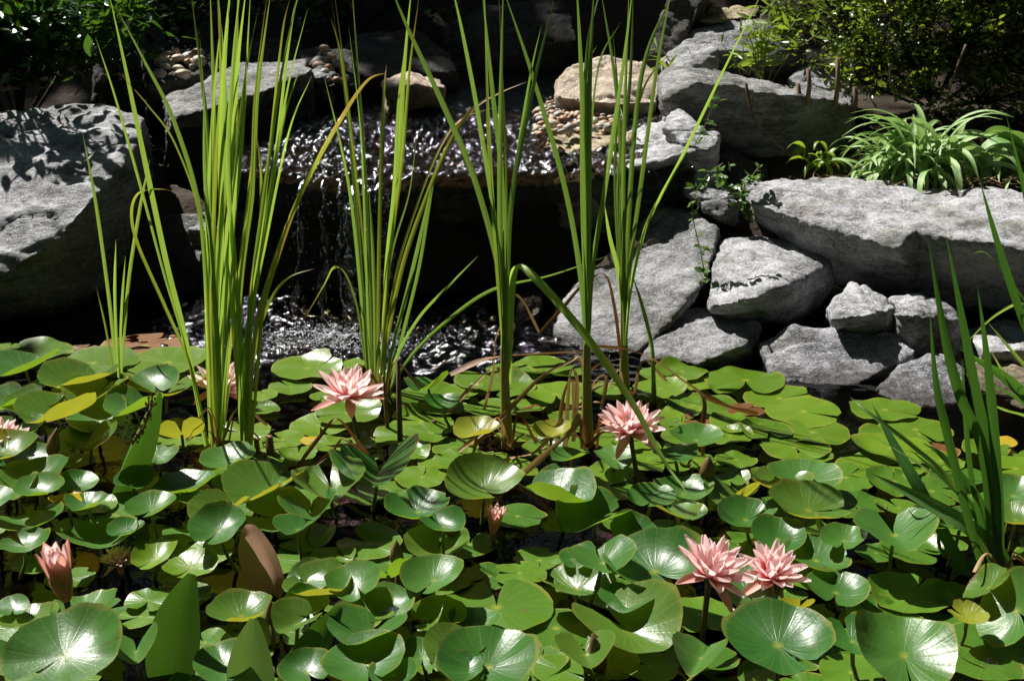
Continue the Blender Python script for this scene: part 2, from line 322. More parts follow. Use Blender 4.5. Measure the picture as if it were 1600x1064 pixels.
def ground_h(x, y):
    d = shore_dist(x, y)
    z = np.where(d < 0, np.maximum(-0.20, d * 1.2), np.minimum(np.where(x > .7, .36, .26), d * np.where(x > .7, 2.6, 1.3)))
    behind = np.clip(y - 4.4, 0, None)
    z = z + np.where(d > 0, 0.10 * behind + 0.30 * np.clip(y - 6.0, 0, 14), 0)
    # the streambed keeps low behind the fall
    st = np.exp(-((x + 0.15 - 0.10 * (y - 4.2)) / 0.85) ** 2) * (y > 4.3)
    z = z - st * np.clip(0.05 + .12 * (y - 4.4), 0, 0.35) * (d > 0)
    z = np.where((y < 0.9) & (d > 0), np.minimum(z, 0.12), z)
    nn = vnoise(np.stack([x * 1.1, y * 1.1, x * 0], 1), 3) * .03 + vnoise(np.stack([x * 5, y * 5, x * 0], 1), 4) * .012
    return z + nn * np.where(d > 0, 1, .5)
def axis(a, b, lo, hi, fine, coarse):
    v = list(np.arange(a, lo, coarse)) + list(np.arange(lo, hi, fine)) + list(np.arange(hi, b + coarse, coarse))
    return np.array(v)
gx = axis(-60, 60, -4.5, 4.5, 0.07, 1.5); gy = axis(-40, 60, 0.5, 9.5, 0.07, 1.5)
GX, GY = np.meshgrid(gx, gy); nx, ny = len(gx), len(gy)
def grid_faces(nx, ny):
    i = np.arange(nx - 1)[None, :] + np.arange(ny - 1)[:, None] * nx
    return np.stack([i, i + 1, i + 1 + nx, i + nx], -1).reshape(-1, 4).tolist()
GZ = ground_h(GX.ravel(), GY.ravel())
g = mesh_obj('ground', np.stack([GX.ravel(), GY.ravel(), GZ], 1), grid_faces(nx, ny), M['soil']); tag(g, kind='structure')

def gz(x, y): return float(ground_h(np.array([x]), np.array([y]))[0])

# ------------------------------------------------------------------ water
FALLS = [(-0.48, 3.90, 1.0), (-0.70, 3.90, 0.8), (-0.28, 3.92, 0.65)]
def pond_z(x, y):
    z = np.zeros_like(x); amp = np.zeros_like(x)
    for fx, fy, a in FALLS:
        r = np.hypot((x - fx) / 1.35, y - fy)
        amp = np.maximum(amp, a * np.exp(-(r / 0.30) ** 1.4))
        z += a * 0.0030 * np.sin(r * 95) * np.exp(-r / 0.28)
        z += a * 0.0014 * np.sin(r * 60 + 1) * np.exp(-r / 0.7)
    P = np.stack([x, y, x * 0], 1)
    z += amp * (vnoise(P * (24, 30, 1), 1) * .016 + vnoise(P * (54, 64, 1), 2) * .010 + vnoise(P * (95, 110, 1), 3) * .005)
    z += vnoise(P * 7, 5) * .0012
    chop = np.clip(amp * 3 + .10 + 1.2 * np.exp(-((x + .35) / .66) ** 2) * np.clip((y - 3.42) / .15, 0, 1) + .5 * (y > 3.55) * np.exp(-((x + 1.6) / .4) ** 2), 0, 1.6)
    return z + chop * (vnoise(P * (20, 34, 1), 6) * .0065 + vnoise(P * (38, 60, 1), 7) * .0042)
BOX = (-1.1, .3, 3.5, 4.35)                      # the churned patch below the falls is meshed finer
def water_sheet(name, ax, ay, keep, mat):
    X, Y = np.meshgrid(ax, ay); x, y = X.ravel(), Y.ravel(); z = pond_z(x, y)
    f = np.array(grid_faces(len(ax), len(ay))); f = f[keep(x, y)[f].all(1)]
    used = np.unique(f); re = np.full(len(x), -1); re[used] = np.arange(len(used))
    o = mesh_obj(name, np.stack([x, y, z], 1)[used], re[f].tolist(), M[mat]); tag(o, kind='structure')
def pond_water():
    water_sheet('pond_water', np.arange(-3.4, 3.4, 0.0125), np.arange(0.9, 4.5, 0.0125), lambda x, y: (shore_dist(x, y) < .25) & ~((x > BOX[0] + .015) & (x < BOX[1] - .015) & (y > BOX[2] + .015) & (y < BOX[3] - .015)), 'pondwater')
    water_sheet('churned_water', np.arange(BOX[0], BOX[1], 0.006), np.arange(BOX[2], BOX[3], 0.006), lambda x, y: x < 99, 'churnwater')
pond_water()

def stream_z(y): return 0.455 + np.clip(y - 4.2, 0, 9) * 0.065
def stream_water():
    ax = np.arange(-1.0, 0.62, 0.0048); ay = np.arange(4.1, 6.3, 0.006)
    X, Y = np.meshgrid(ax, ay); x, y = X.ravel(), Y.ravel()
    P = np.stack([x, y, x * 0], 1)
    lip = 4.25 - .07 * np.exp(-((x + .46) / .22) ** 2) + .05 * np.clip(x - .1, 0, 1) + 0.035 * vnoise(np.stack([x * 5, x * 0, x * 0], 1), 9) + 0.02 * vnoise(np.stack([x * 17, x * 0, x * 0], 1), 8)
    over = np.clip(lip - y, 0, 1)
    calm = np.clip((5.5 - y) / 0.5, 0.10, 1) * np.clip((x + 1.05) / .25, .3, 1) 
    ripple = vnoise(P * (30, 25, 1), 21) * .0075 + vnoise(P * (60, 52, 1), 22) * .0062 + vnoise(P * (112, 98, 1), 23) * .0032
    patch = np.clip(.85 + .5 * vnoise(P * 3.2, 25), 0.5, 1.2)
    z = stream_z(y) + ripple * 2.0 * calm * patch + vnoise(P * 4, 24) * .01 - over * 3.0
    m = (y > lip - 0.035) & (x > -1.0 + np.clip(y - 4.9, 0, 3) * .55)
    f = np.array(grid_faces(len(ax), len(ay))); f = f[m[f].all(1)]
    used = np.unique(f); re = np.full(len(x), -1); re[used] = np.arange(len(used))
    o = mesh_obj('stream_water', np.stack([x, y, z], 1)[used], re[f].tolist(), M['streamwater']); tag(o, kind='structure')
stream_water()

# ------------------------------------------------------------------ boulders
def shell(points, back):
    """corner points of one stone: the faces the pond side shows, and the body behind them"""
    out = []
    for p in points:
        if p[0] == 'w': out.append(Vector(p[1:])); continue
        v = at(*p); out.append(v)
        d = ray(p[0], p[1]); d = d / d.y
        q = v + d * back; q.z -= 0.16 * back; out.append(q)
    return out
ROCKS = []
def boulder(name, hulls, mat, label, back=0.3, vox=None, rough=1.0, group=None, cat='boulder', layer=0.0, seed=0):
    if not isinstance(hulls[0], list): hulls = [hulls]
    bm = bmesh.new(); allp = []
    for h in hulls:
        pts = shell(h, back); allp += pts
        vs = [bm.verts.new(p) for p in pts]
        r = bmesh.ops.convex_hull(bm, input=vs)
        bad = [e for e in r['geom_interior'] if isinstance(e, bmesh.types.BMVert)] + [e for e in r['geom_unused'] if isinstance(e, bmesh.types.BMVert)]
        if bad: bmesh.ops.delete(bm, geom=list(set(bad)), context='VERTS')
    bmesh.ops.recalc_face_normals(bm, faces=bm.faces)
    me = bpy.data.meshes.new('tmp'); bm.to_mesh(me); bm.free()
    a = np.array([p[:] for p in allp]); ext = (a.max(0) - a.min(0)); size = float(np.sort(ext)[1])
    o = bpy.data.objects.new('tmp', me); COL.objects.link(o)
    md = o.modifiers.new('r', 'REMESH'); md.mode = 'VOXEL'; md.voxel_size = vox or max(0.0055, min(0.014, size / 42)); md.use_smooth_shade = True
    ROCKS.append(dict(o=o, name=name, mat=mat, label=label, rough=rough, group=group, cat=cat, layer=layer, size=size, seed=seed))
def finish_boulders():
    dg = bpy.context.evaluated_depsgraph_get()
    for k, r in enumerate(ROCKS):
        me = bpy.data.meshes.new_from_object(r['o'].evaluated_get(dg))
        n = len(me.vertices); co = np.zeros(n * 3); me.vertices.foreach_get('co', co); co = co.reshape(-1, 3)
        # round the arrises a little
        ed = np.zeros(len(me.edges) * 2, dtype=np.int64); me.edges.foreach_get('vertices', ed); ed = ed.reshape(-1, 2)
        deg = np.bincount(ed.ravel(), minlength=n)[:, None].clip(1)
        for _ in range(0 if r['size'] > .3 else 1):
            acc = np.zeros_like(co); np.add.at(acc, ed[:, 0], co[ed[:, 1]]); np.add.at(acc, ed[:, 1], co[ed[:, 0]])
            co = co * .5 + acc / deg * .5
        me.vertices.foreach_set('co', co.ravel()); me.update()
        nr = np.zeros(n * 3); me.vertices.foreach_get('normal', nr); nr = nr.reshape(-1, 3)
        s = 100 + k * 17 + r['seed']; q = min(1.0, max(.35, r['size'] / .28)) * r['rough']
        d = vnoise(co * 6, s) * .011 + vnoise(co * 14, s + 1) * .008 + vnoise(co * 34, s + 2) * .0050 + vnoise(co * 80, s + 3) * .0026
        # broken ledges: short steps along the bedding
        u = co @ np.array((0.22, -0.25, 0.94)) * 30 + vnoise(co * 5, s + 5) * 1.4
        d += (np.abs((u % 1.0) - .5) - .25) * .012 * (0.4 + r['layer'])
        d -= np.exp(-(vnoise(co * np.array((3.2, 3.2, 6.5)), s + 8) / .03) ** 2) * .011 + np.exp(-(vnoise(co * 8.5, s + 9) / .06) ** 2) * .006
        chips = np.clip(vnoise(co * 9, s + 7) - .35, 0, 1) * -.03
        co = co + nr * ((d + chips) * q)[:, None]
        base = np.array([(co[:, 0].min() + co[:, 0].max()) / 2, (co[:, 1].min() + co[:, 1].max()) / 2, co[:, 2].min()])
        me.vertices.foreach_set('co', (co - base).ravel())
        me.polygons.foreach_set('use_smooth', [True] * len(me.polygons)); me.materials.clear(); me.materials.append(M[r['mat']]); me.update()
        o = bpy.data.objects.new(r['name'], me); COL.objects.link(o); o.location = base
        tag(o, r['label'], r['cat'], r['group'])
    for r in ROCKS:
        m = r['o'].data; bpy.data.objects.remove(r['o']); bpy.data.meshes.remove(m)

boulder('boulder', [(-300, 190, 4.8), (0, 180, 4.78), (150, 163, 4.85), (226, 184, 4.8), (222, 210, 4.55), (180, 272, 4.28), (95, 368, 4.02), (0, 440, 3.9), (-300, 470, 3.8), (242, 290, 4.8), (200, 420, 4.5), (110, 515, 4.2), (-300, 560, 3.95)], 'pale', 'large pale grey boulder dappled with leaf shadows, left of the falls', .5, layer=1.3, rough=0.95)
boulder('slab', [(255, 152, 5.0), (380, 100, 5.4), (478, 92, 5.4), (488, 110, 5.15), (390, 150, 4.78), (270, 188, 4.65), (262, 210, 4.85), (390, 180, 4.95), (490, 140, 5.2)], 'dusk', 'grey slab with a sunlit tilted top behind the tall yellow-green reeds', .4, layer=.5)
boulder('stone', [(480, 115, 5.3), (500, 94, 5.4), (520, 102, 5.4), (527, 116, 5.3), (490, 122, 5.2), (520, 165, 5.3), (485, 155, 5.3)], 'pale', 'small grey stone under a heap of round pebbles', .15)
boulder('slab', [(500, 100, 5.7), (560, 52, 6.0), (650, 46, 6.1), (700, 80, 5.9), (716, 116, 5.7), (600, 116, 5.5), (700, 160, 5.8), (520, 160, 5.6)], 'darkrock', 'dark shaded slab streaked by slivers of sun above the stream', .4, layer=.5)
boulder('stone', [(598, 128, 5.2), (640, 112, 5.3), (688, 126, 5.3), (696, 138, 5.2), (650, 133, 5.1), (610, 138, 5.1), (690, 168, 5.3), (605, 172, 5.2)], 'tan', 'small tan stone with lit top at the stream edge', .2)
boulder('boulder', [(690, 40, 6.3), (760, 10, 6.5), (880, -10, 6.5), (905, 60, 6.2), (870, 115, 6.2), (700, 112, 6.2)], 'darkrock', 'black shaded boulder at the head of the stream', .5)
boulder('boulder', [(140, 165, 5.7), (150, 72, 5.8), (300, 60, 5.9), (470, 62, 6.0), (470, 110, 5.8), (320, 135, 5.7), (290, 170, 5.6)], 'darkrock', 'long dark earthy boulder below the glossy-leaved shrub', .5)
boulder('boulder', [(870, 130, 5.3), (890, 100, 5.4), (950, 88, 5.5), (1000, 90, 5.5), (1032, 118, 5.4), (1028, 160, 5.2), (960, 162, 5.08), (905, 158, 5.1), (868, 152, 5.2), (1020, 200, 5.3), (940, 205, 5.25), (880, 185, 5.3)], 'tan', 'pinkish tan rounded boulder above the pebble heap', .25)
boulder('slab', [(850, 225, 4.65), (880, 205, 4.8), (975, 193, 4.85), (985, 222, 4.65), (900, 243, 4.5), (858, 240, 4.55), (978, 262, 4.65), (890, 272, 4.6)], 'buff', 'buff layered stone in front of the pebble heap', .2, layer=1.2)
# the fall: a wide ledge slab with the water running over it
boulder('ledge_slab', [[(376, 268, 4.44), (430, 284, 4.33), (500, 292, 4.30), (400, 330, 4.52), (500, 345, 4.46), ('w', -1.0, 5.6, .49), ('w', -.3, 5.6, .49), ('w', -1.0, 5.6, .2), ('w', -.3, 5.6, .2)],
    [(480, 297, 4.26), (560, 303, 4.22), (650, 298, 4.25), (490, 350, 4.45), (560, 356, 4.40), (650, 350, 4.45), ('w', -.8, 5.6, .48), ('w', .2, 5.6, .48), ('w', -.8, 5.6, .2), ('w', .2, 5.6, .2)],
    [(630, 294, 4.29), (760, 287, 4.34), (880, 290, 4.32), (630, 342, 4.47), (880, 345, 4.47), ('w', -.3, 5.6, .49), ('w', .55, 5.6, .49), ('w', -.3, 5.6, .2), ('w', .55, 5.6, .2)]], 'bedrock', 'wide wet ledge slab that the stream runs over', .1, vox=.014, rough=1.1)
boulder('slab', [(868, 288, 4.32), (960, 273, 4.26), (1040, 248, 4.28), (1118, 226, 4.42), (1125, 206, 4.64), (1030, 190, 4.89), (960, 215, 4.94), (872, 258, 4.79), (880, 380, 4.54), (1000, 380, 4.49), (1112, 340, 4.59)], 'pale', 'grey ledge stone with lit top beside the falls', .3, layer=.8)
for (x0, x1, yy, nm) in ((180, 480, 4.52, 'left of the twin trickles'), (440, 770, 4.50, 'behind the main waterfall strand'), (740, 1020, 4.48, 'under the dry ledge stone')):
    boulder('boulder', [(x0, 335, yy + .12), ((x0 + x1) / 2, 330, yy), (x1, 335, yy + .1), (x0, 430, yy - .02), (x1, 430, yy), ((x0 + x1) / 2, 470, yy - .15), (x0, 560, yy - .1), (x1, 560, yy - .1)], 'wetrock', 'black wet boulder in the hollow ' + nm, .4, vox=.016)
boulder('boulder', [(868, 478, 4.01), (900, 440, 4.06), (990, 405, 4.11), (1030, 322, 4.31), (1085, 327, 4.26), (1124, 364, 4.11), (1108, 430, 3.91), (1050, 505, 3.76), (1000, 552, 3.69), (900, 552, 3.76), (868, 522, 3.86), (960, 600, 3.81)], 'midgrey', 'big wedge-shaped grey boulder behind the cattails, top shaded', .4)
boulder('boulder', [(1028, 502, 3.85), (1060, 483, 3.9), (1150, 480, 3.9), (1186, 505, 3.75), (1163, 540, 3.58), (1090, 568, 3.54), (1000, 560, 3.62), (1192, 585, 3.78), (1110, 612, 3.6), (1005, 600, 3.64)], 'midgrey', 'grey boulder at the waterline beside the rearmost cattail', .3)
boulder('boulder', [(1125, 378, 4.11), (1175, 367, 4.16), (1268, 385, 4.16), (1303, 408, 4.06), (1230, 445, 3.76), (1165, 470, 3.64), (1102, 482, 3.72), (1312, 448, 4.06), (1225, 505, 3.88), (1150, 510, 3.82)], 'pale', 'grey boulder with a bright sloping top and dark overhang', .3)
boulder('long_boulder', [[(1160, 280, 4.32), (1300, 276, 4.47), (1440, 290, 4.47), (1172, 318, 4.19), (1270, 342, 4.05), (1345, 372, 3.87), (1405, 392, 3.79), (1432, 360, 3.83), (1180, 350, 4.27), (1300, 440, 4.07), (1440, 474, 3.95)], [(1425, 292, 4.47), (1600, 300, 4.42), (1800, 300, 4.37), (1432, 352, 3.89), (1500, 372, 3.73), (1600, 390, 3.67), (1800, 405, 3.62), (1440, 474, 3.95), (1600, 486, 3.83), (1800, 510, 3.77)]], 'mossy', 'long grey boulder with stepped overhanging front below the leafy clump', .35)
boulder('stone', [(1293, 482, 3.69), (1330, 442, 3.79), (1375, 455, 3.79), (1402, 480, 3.69), (1360, 492, 3.56), (1300, 500, 3.59), (1392, 522, 3.70), (1310, 525, 3.70)], 'pale', 'bright small stone wedged under the long boulder', .25)
boulder('stone', [(1392, 467, 3.76), (1440, 458, 3.76), (1490, 480, 3.71), (1502, 502, 3.66), (1430, 492, 3.54), (1395, 492, 3.58), (1507, 575, 3.64), (1440, 565, 3.60), (1400, 525, 3.64)], 'mossy', 'grey stone with mossy front beside the bright wedged stone', .25)
boulder('boulder', [(1188, 537, 3.62), (1240, 509, 3.68), (1330, 520, 3.66), (1415, 516, 3.66), (1436, 545, 3.56), (1370, 588, 3.46), (1310, 611, 3.41), (1230, 602, 3.44), (1200, 580, 3.5), (1425, 612, 3.58), (1320, 655, 3.5), (1215, 650, 3.5)], 'grey', 'low smooth grey boulder standing in the water by the pads', .3)
boulder('boulder', [(1362, 605, 3.38), (1410, 572, 3.46), (1470, 552, 3.5), (1512, 572, 3.46), (1507, 640, 3.26), (1440, 642, 3.24), (1375, 628, 3.31), (1502, 705, 3.34), (1400, 690, 3.36)], 'grey', 'low grey boulder behind the dark upright iris blades', .3)
boulder('boulder', [(1500, 522, 3.75), (1560, 500, 3.8), (1720, 505, 3.8), (1720, 550, 3.5), (1540, 547, 3.55), (1720, 620, 3.6), (1520, 610, 3.65)], 'pale', 'pale boulder under the overhang, seen through the iris blades', .3)
boulder('boulder', [(1490, 562, 3.6), (1600, 562, 3.6), (1740, 580, 3.5), (1740, 640, 3.2), (1600, 635, 3.25), (1510, 620, 3.4), (1740, 740, 3.3), (1510, 700, 3.3)], 'buff', 'yellowish boulder at the water behind the bent blades', .35)
boulder('boulder', [(1028, 120, 5.0), (1045, 105, 5.1), (1140, 116, 5.2), (1240, 133, 5.2), (1333, 150, 5.2), (1036, 158, 4.78), (1090, 128, 4.74), (1150, 134, 4.76), (1240, 148, 4.82), (1330, 165, 5.0), (1060, 200, 4.95), (1110, 250, 5.0), (1230, 270, 5.0), (1335, 230, 5.12)], 'dusk', 'angular grey block with lit rim and dark front below the weeds', .4, layer=.8)
boulder('stone', [(1032, 92, 5.4), (1075, 62, 5.5), (1110, 64, 5.5), (1120, 82, 5.4), (1120, 118, 5.35), (1060, 115, 5.28), (1036, 112, 5.3)], 'pale', 'grey stone perched on the angular block', .25)
boulder('boulder', [(1060, 52, 5.8), (1130, 38, 5.9), (1200, 30, 5.9), (1262, 72, 5.7), (1210, 86, 5.6), (1100, 78, 5.6), (1240, 120, 5.8), (1090, 115, 5.7)], 'pale', 'sunlit grey boulder among the yellow-green weeds', .35)
boulder('slab', [(1090, 30, 5.9), (1110, 12, 6.1), (1192, 8, 6.1), (1182, 25, 5.9), (1110, 36, 5.8)], 'buff', 'thin pale slab laid flat on the upper boulder', .2, layer=1)
boulder('boulder', [(1005, 95, 5.7), (1030, 30, 5.8), (1055, -30, 5.9), (1115, -30, 5.9), (1085, 40, 5.8), (1065, 80, 5.7), (1010, 130, 5.7)], 'darkrock', 'tall dark standing stone above the pinkish boulder', .3)
boulder('stone', [(1030, 180, 4.65), (1060, 168, 4.7), (1115, 215, 4.5), (1108, 238, 4.38), (1070, 224, 4.42), (1035, 200, 4.55), (1120, 262, 4.55), (1050, 240, 4.6)], 'pale', 'small slanted stone lodged below the angular block', .2, layer=.8)
boulder('stone', [(1063, 286, 4.30), (1078, 264, 4.40), (1145, 300, 4.30), (1152, 325, 4.20), (1122, 340, 4.15), (1070, 300, 4.25), (1152, 356, 4.31)], 'pale', 'small striated stone draped with a trailing vine', .2, layer=1)
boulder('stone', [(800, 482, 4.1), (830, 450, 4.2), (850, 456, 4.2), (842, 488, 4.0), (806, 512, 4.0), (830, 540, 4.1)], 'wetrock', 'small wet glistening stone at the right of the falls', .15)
boulder('stone', [(294, 358, 4.3), (318, 342, 4.35), (328, 362, 4.25), (300, 385, 4.35), (330, 390, 4.35)], 'grey', 'tiny grey stone jutting from the dark hollow behind the reeds', .12)
boulder('stone', [(1235, 120, 5.5), (1275, 97, 5.6), (1330, 132, 5.5), (1325, 148, 5.35), (1250, 142, 5.35)], 'grey', 'grey stone with a sloping lit top beneath the small-leaved shrub', .25)
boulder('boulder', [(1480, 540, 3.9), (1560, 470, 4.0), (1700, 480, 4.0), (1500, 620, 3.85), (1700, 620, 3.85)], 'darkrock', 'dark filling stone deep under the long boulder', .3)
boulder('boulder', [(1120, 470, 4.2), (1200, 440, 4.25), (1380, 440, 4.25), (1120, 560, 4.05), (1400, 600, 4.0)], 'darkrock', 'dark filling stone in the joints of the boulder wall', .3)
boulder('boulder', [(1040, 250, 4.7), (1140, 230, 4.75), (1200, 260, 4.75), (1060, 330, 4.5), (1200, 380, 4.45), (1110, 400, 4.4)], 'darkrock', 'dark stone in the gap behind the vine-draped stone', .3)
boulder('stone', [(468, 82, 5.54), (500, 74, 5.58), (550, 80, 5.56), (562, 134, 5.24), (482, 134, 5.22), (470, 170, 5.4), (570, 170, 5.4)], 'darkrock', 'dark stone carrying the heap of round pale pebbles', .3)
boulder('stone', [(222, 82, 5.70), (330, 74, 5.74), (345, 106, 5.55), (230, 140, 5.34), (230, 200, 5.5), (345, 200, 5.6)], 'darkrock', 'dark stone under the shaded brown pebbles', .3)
boulder('boulder', [(262, 200, 4.86), (390, 172, 4.96), (488, 138, 5.2), (250, 330, 4.86), (390, 310, 4.92), (500, 285, 5.1)], 'wetrock', 'black boulder under the slab with the sunlit tilted top', .4)  # slab's shaded front built as a near-black stone
finish_boulders()

# ------------------------------------------------------------------ pebbles
def pebble_mesh(seed):
    bm = bmesh.new(); bmesh.ops.create_icosphere(bm, subdivisions=2, radius=1.0)
    for v in bm.verts:
        p = np.array([v.co[:]])
        k = 1 + .16 * vnoise(p * 1.3, seed)[0]
        v.co = Vector((v.co.x * 1.25 * k, v.co.y * k, v.co.z * .68 * k))
    for f in bm.faces: f.smooth = True
    me = bpy.data.meshes.new('pebble'); bm.to_mesh(me); bm.free(); me.materials.append(M[('pebble', 'pebble', 'pebble_grey', 'pebble_rust', 'pebble_grey')[seed % 5]]); return me
PEB = [pebble_mesh(s) for s in range(5)]
def pebbles(quad, n, size, label, group, zbase=None, pile=0.0):
    pts = []
    for i in range(n * 40):
        if len(pts) >= n: break
        u, v = rng.random(), rng.random()
        a = [quad[0][k] * (1 - u) + quad[1][k] * u for k in (0, 1)]; b = [quad[3][k] * (1 - u) + quad[2][k] * u for k in (0, 1)]
        px, py = a[0] * (1 - v) + b[0] * v, a[1] * (1 - v) + b[1] * v
        if any(abs(px - q[0]) < 5 and abs(py - q[1]) < 2.6 for q in pts): continue
        pts.append((px, py))
    for px, py in pts:
        p = atz(px, py, zbase) if zbase else at(px, py, quad[4] + (quad[5] - py) * .006)
        s = size * rng.choice((.55, .7, .8, .95, 1.15, 1.4))
        o = bpy.data.objects.new('pebble', rng.choice(PEB)); COL.objects.link(o)
        o.location = p + Vector((0, 0, rng.uniform(-.006, .012))); o.scale = (s, s * rng.uniform(.8, 1.1), s * rng.uniform(.9, 1.35))
        o.rotation_euler = (rng.uniform(-.4, .4), rng.uniform(-.4, .4), rng.uniform(0, 6.3))
        tag(o, label, 'pebble', group)
pebbles(((845, 152), (985, 165), (965, 205), (835, 212)), 170, .0155, 'round tan pebble in the wet heap below the pinkish boulder', 'pebbles below the pinkish boulder', zbase=.53)
pebbles(((480, 78), (520, 78), (545, 128), (495, 125), 5.25, 128), 26, .021, 'round pale pebble piled on the small grey stone', 'pebbles on the small grey stone')
pebbles(((235, 85), (320, 78), (330, 102), (240, 135), 5.35, 135), 24, .024, 'dim brown pebble in the shade behind the tilted slab', 'shaded pebbles behind the slab')
pebbles(((1120, 152), (1145, 170), (1150, 205), (1130, 200), 4.86, 205), 6, .02, 'tan pebble in front of the angular block', 'pebbles by the angular block')

# ------------------------------------------------------------------ falling water
def strands():
    V, F = [], []
    def ribbon(px0, px1, w0, w1, ytop, ybot, zt, seed, n=70, m=7):
        base = len(V); r = random.Random(seed)
        a = at(px0, 292, ytop); b = at(px1, 520, ybot)
        for i in range(n + 1):
            t = i / n
            z = zt * (1 - t ** 1.5)
            x = a.x + (b.x - a.x) * t + .012 * math.sin(t * 9 + seed) * t
            y = ytop + (ybot - ytop) * math.sqrt(t)
            wd = (w0 + (w1 - w0) * t) * (1 + .35 * math.sin(t * 17 + seed * 2) + .2 * math.sin(t * 41 + seed))
            for j in range(m):
                s = j / (m - 1) - .5
                q = vnoise(np.array([[x * 60 + s * 5, t * 26, seed]]), 31)[0] * .010 + vnoise(np.array([[s * 9, t * 60, seed]]), 33)[0] * .006
                V.append((x + s * wd, y + q - .01 * math.cos(s * 3), z + q * .4))
        for i in range(n):
            for j in range(m - 1):
                k = base + i * m + j
                if vnoise(np.array([[seed * 7.7 + j * .55, i * .23, seed]]), 41)[0] < .22 - .25 * (i < 8): F.append((k, k + 1, k + 1 + m, k + m))
    ribbon(566, 556, .05, .075, 4.19, 4.00, .46, 1)
    ribbon(600, 605, .035, .05, 4.19, 4.02, .46, 2)
    ribbon(478, 466, .014, .022, 4.20, 4.02, .45, 3)
    ribbon(512, 508, .02, .04, 4.20, 4.03, .45, 4)
    ribbon(535, 540, .018, .03, 4.19, 4.02, .45, 5)
    ribbon(580, 575, .03, .06, 4.18, 3.97, .46, 6)
    ribbon(556, 548, .02, .05, 4.18, 3.96, .46, 7)
    o = mesh_obj('waterfall_sheet', V, F, M['fallwater']); return o
wf = strands(); tag(wf, 'thin glinting strands of water falling over the ledge', 'waterfall')
def droplets():
    V, F = [], []
    for i in range(900):
        if i < 520:
            fx, fy, a = rng.choice(FALLS); x = rng.gauss(fx, .12); y = rng.gauss(fy - .03, .07); z = rng.uniform(.0, .012)
            r = rng.uniform(.003, .007)
        else:
            fx = rng.choice((-.49, -.70, -.41, -.60)); x = rng.gauss(fx, .02); z = rng.uniform(0, .44); y = 4.16 - (1 - z / .45) * .15 + rng.gauss(0, .015); r = rng.uniform(.0015, .004)
        b = len(V)
        for d in ((1, 0, 0), (0, 1, 0), (-1, 0, 0), (0, -1, 0), (0, 0, 1), (0, 0, -1)): V.append((x + d[0] * r, y + d[1] * r, z + d[2] * r * 1.3))
        for a_, b_ in ((0, 1), (1, 2), (2, 3), (3, 0)): F.append((b + a_, b + b_, b + 4)); F.append((b + b_, b + a_, b + 5))
    o = mesh_obj('spray', V, F, M['fallwater']); tag(o, 'splashing drops and bubbles where the falls meet the pond', 'spray', kind='stuff')
droplets()
def foam():
    V, F = [], []; r = random.Random(8)
    fx = nrg.normal(-.55, .13, 4200); fy = nrg.normal(3.87, .06, 4200); fz = pond_z(fx, fy)
    for i in range(4200):
        x, y = float(fx[i]), float(fy[i]); rr = r.uniform(.0010, .0032); z = float(fz[i]) if i < 3600 else r.uniform(0, .01)
        b = len(V)
        for k in range(6): V.append((x + rr * math.cos(k * 1.047), y + rr * math.sin(k * 1.047), z))
        for k in range(6): V.append((x + rr * .7 * math.cos(k * 1.047), y + rr * .7 * math.sin(k * 1.047), z + rr * .6))
        V.append((x, y, z + rr * .9))
        for k in range(6): F.append((b + k, b + (k + 1) % 6, b + 6 + (k + 1) % 6, b + 6 + k)); F.append((b + 6 + k, b + 6 + (k + 1) % 6, b + 12))
    o = mesh_obj('foam', V, F, M['foam']); tag(o, 'white froth of bubbles at the foot of the falls', 'foam', kind='stuff')
foam()

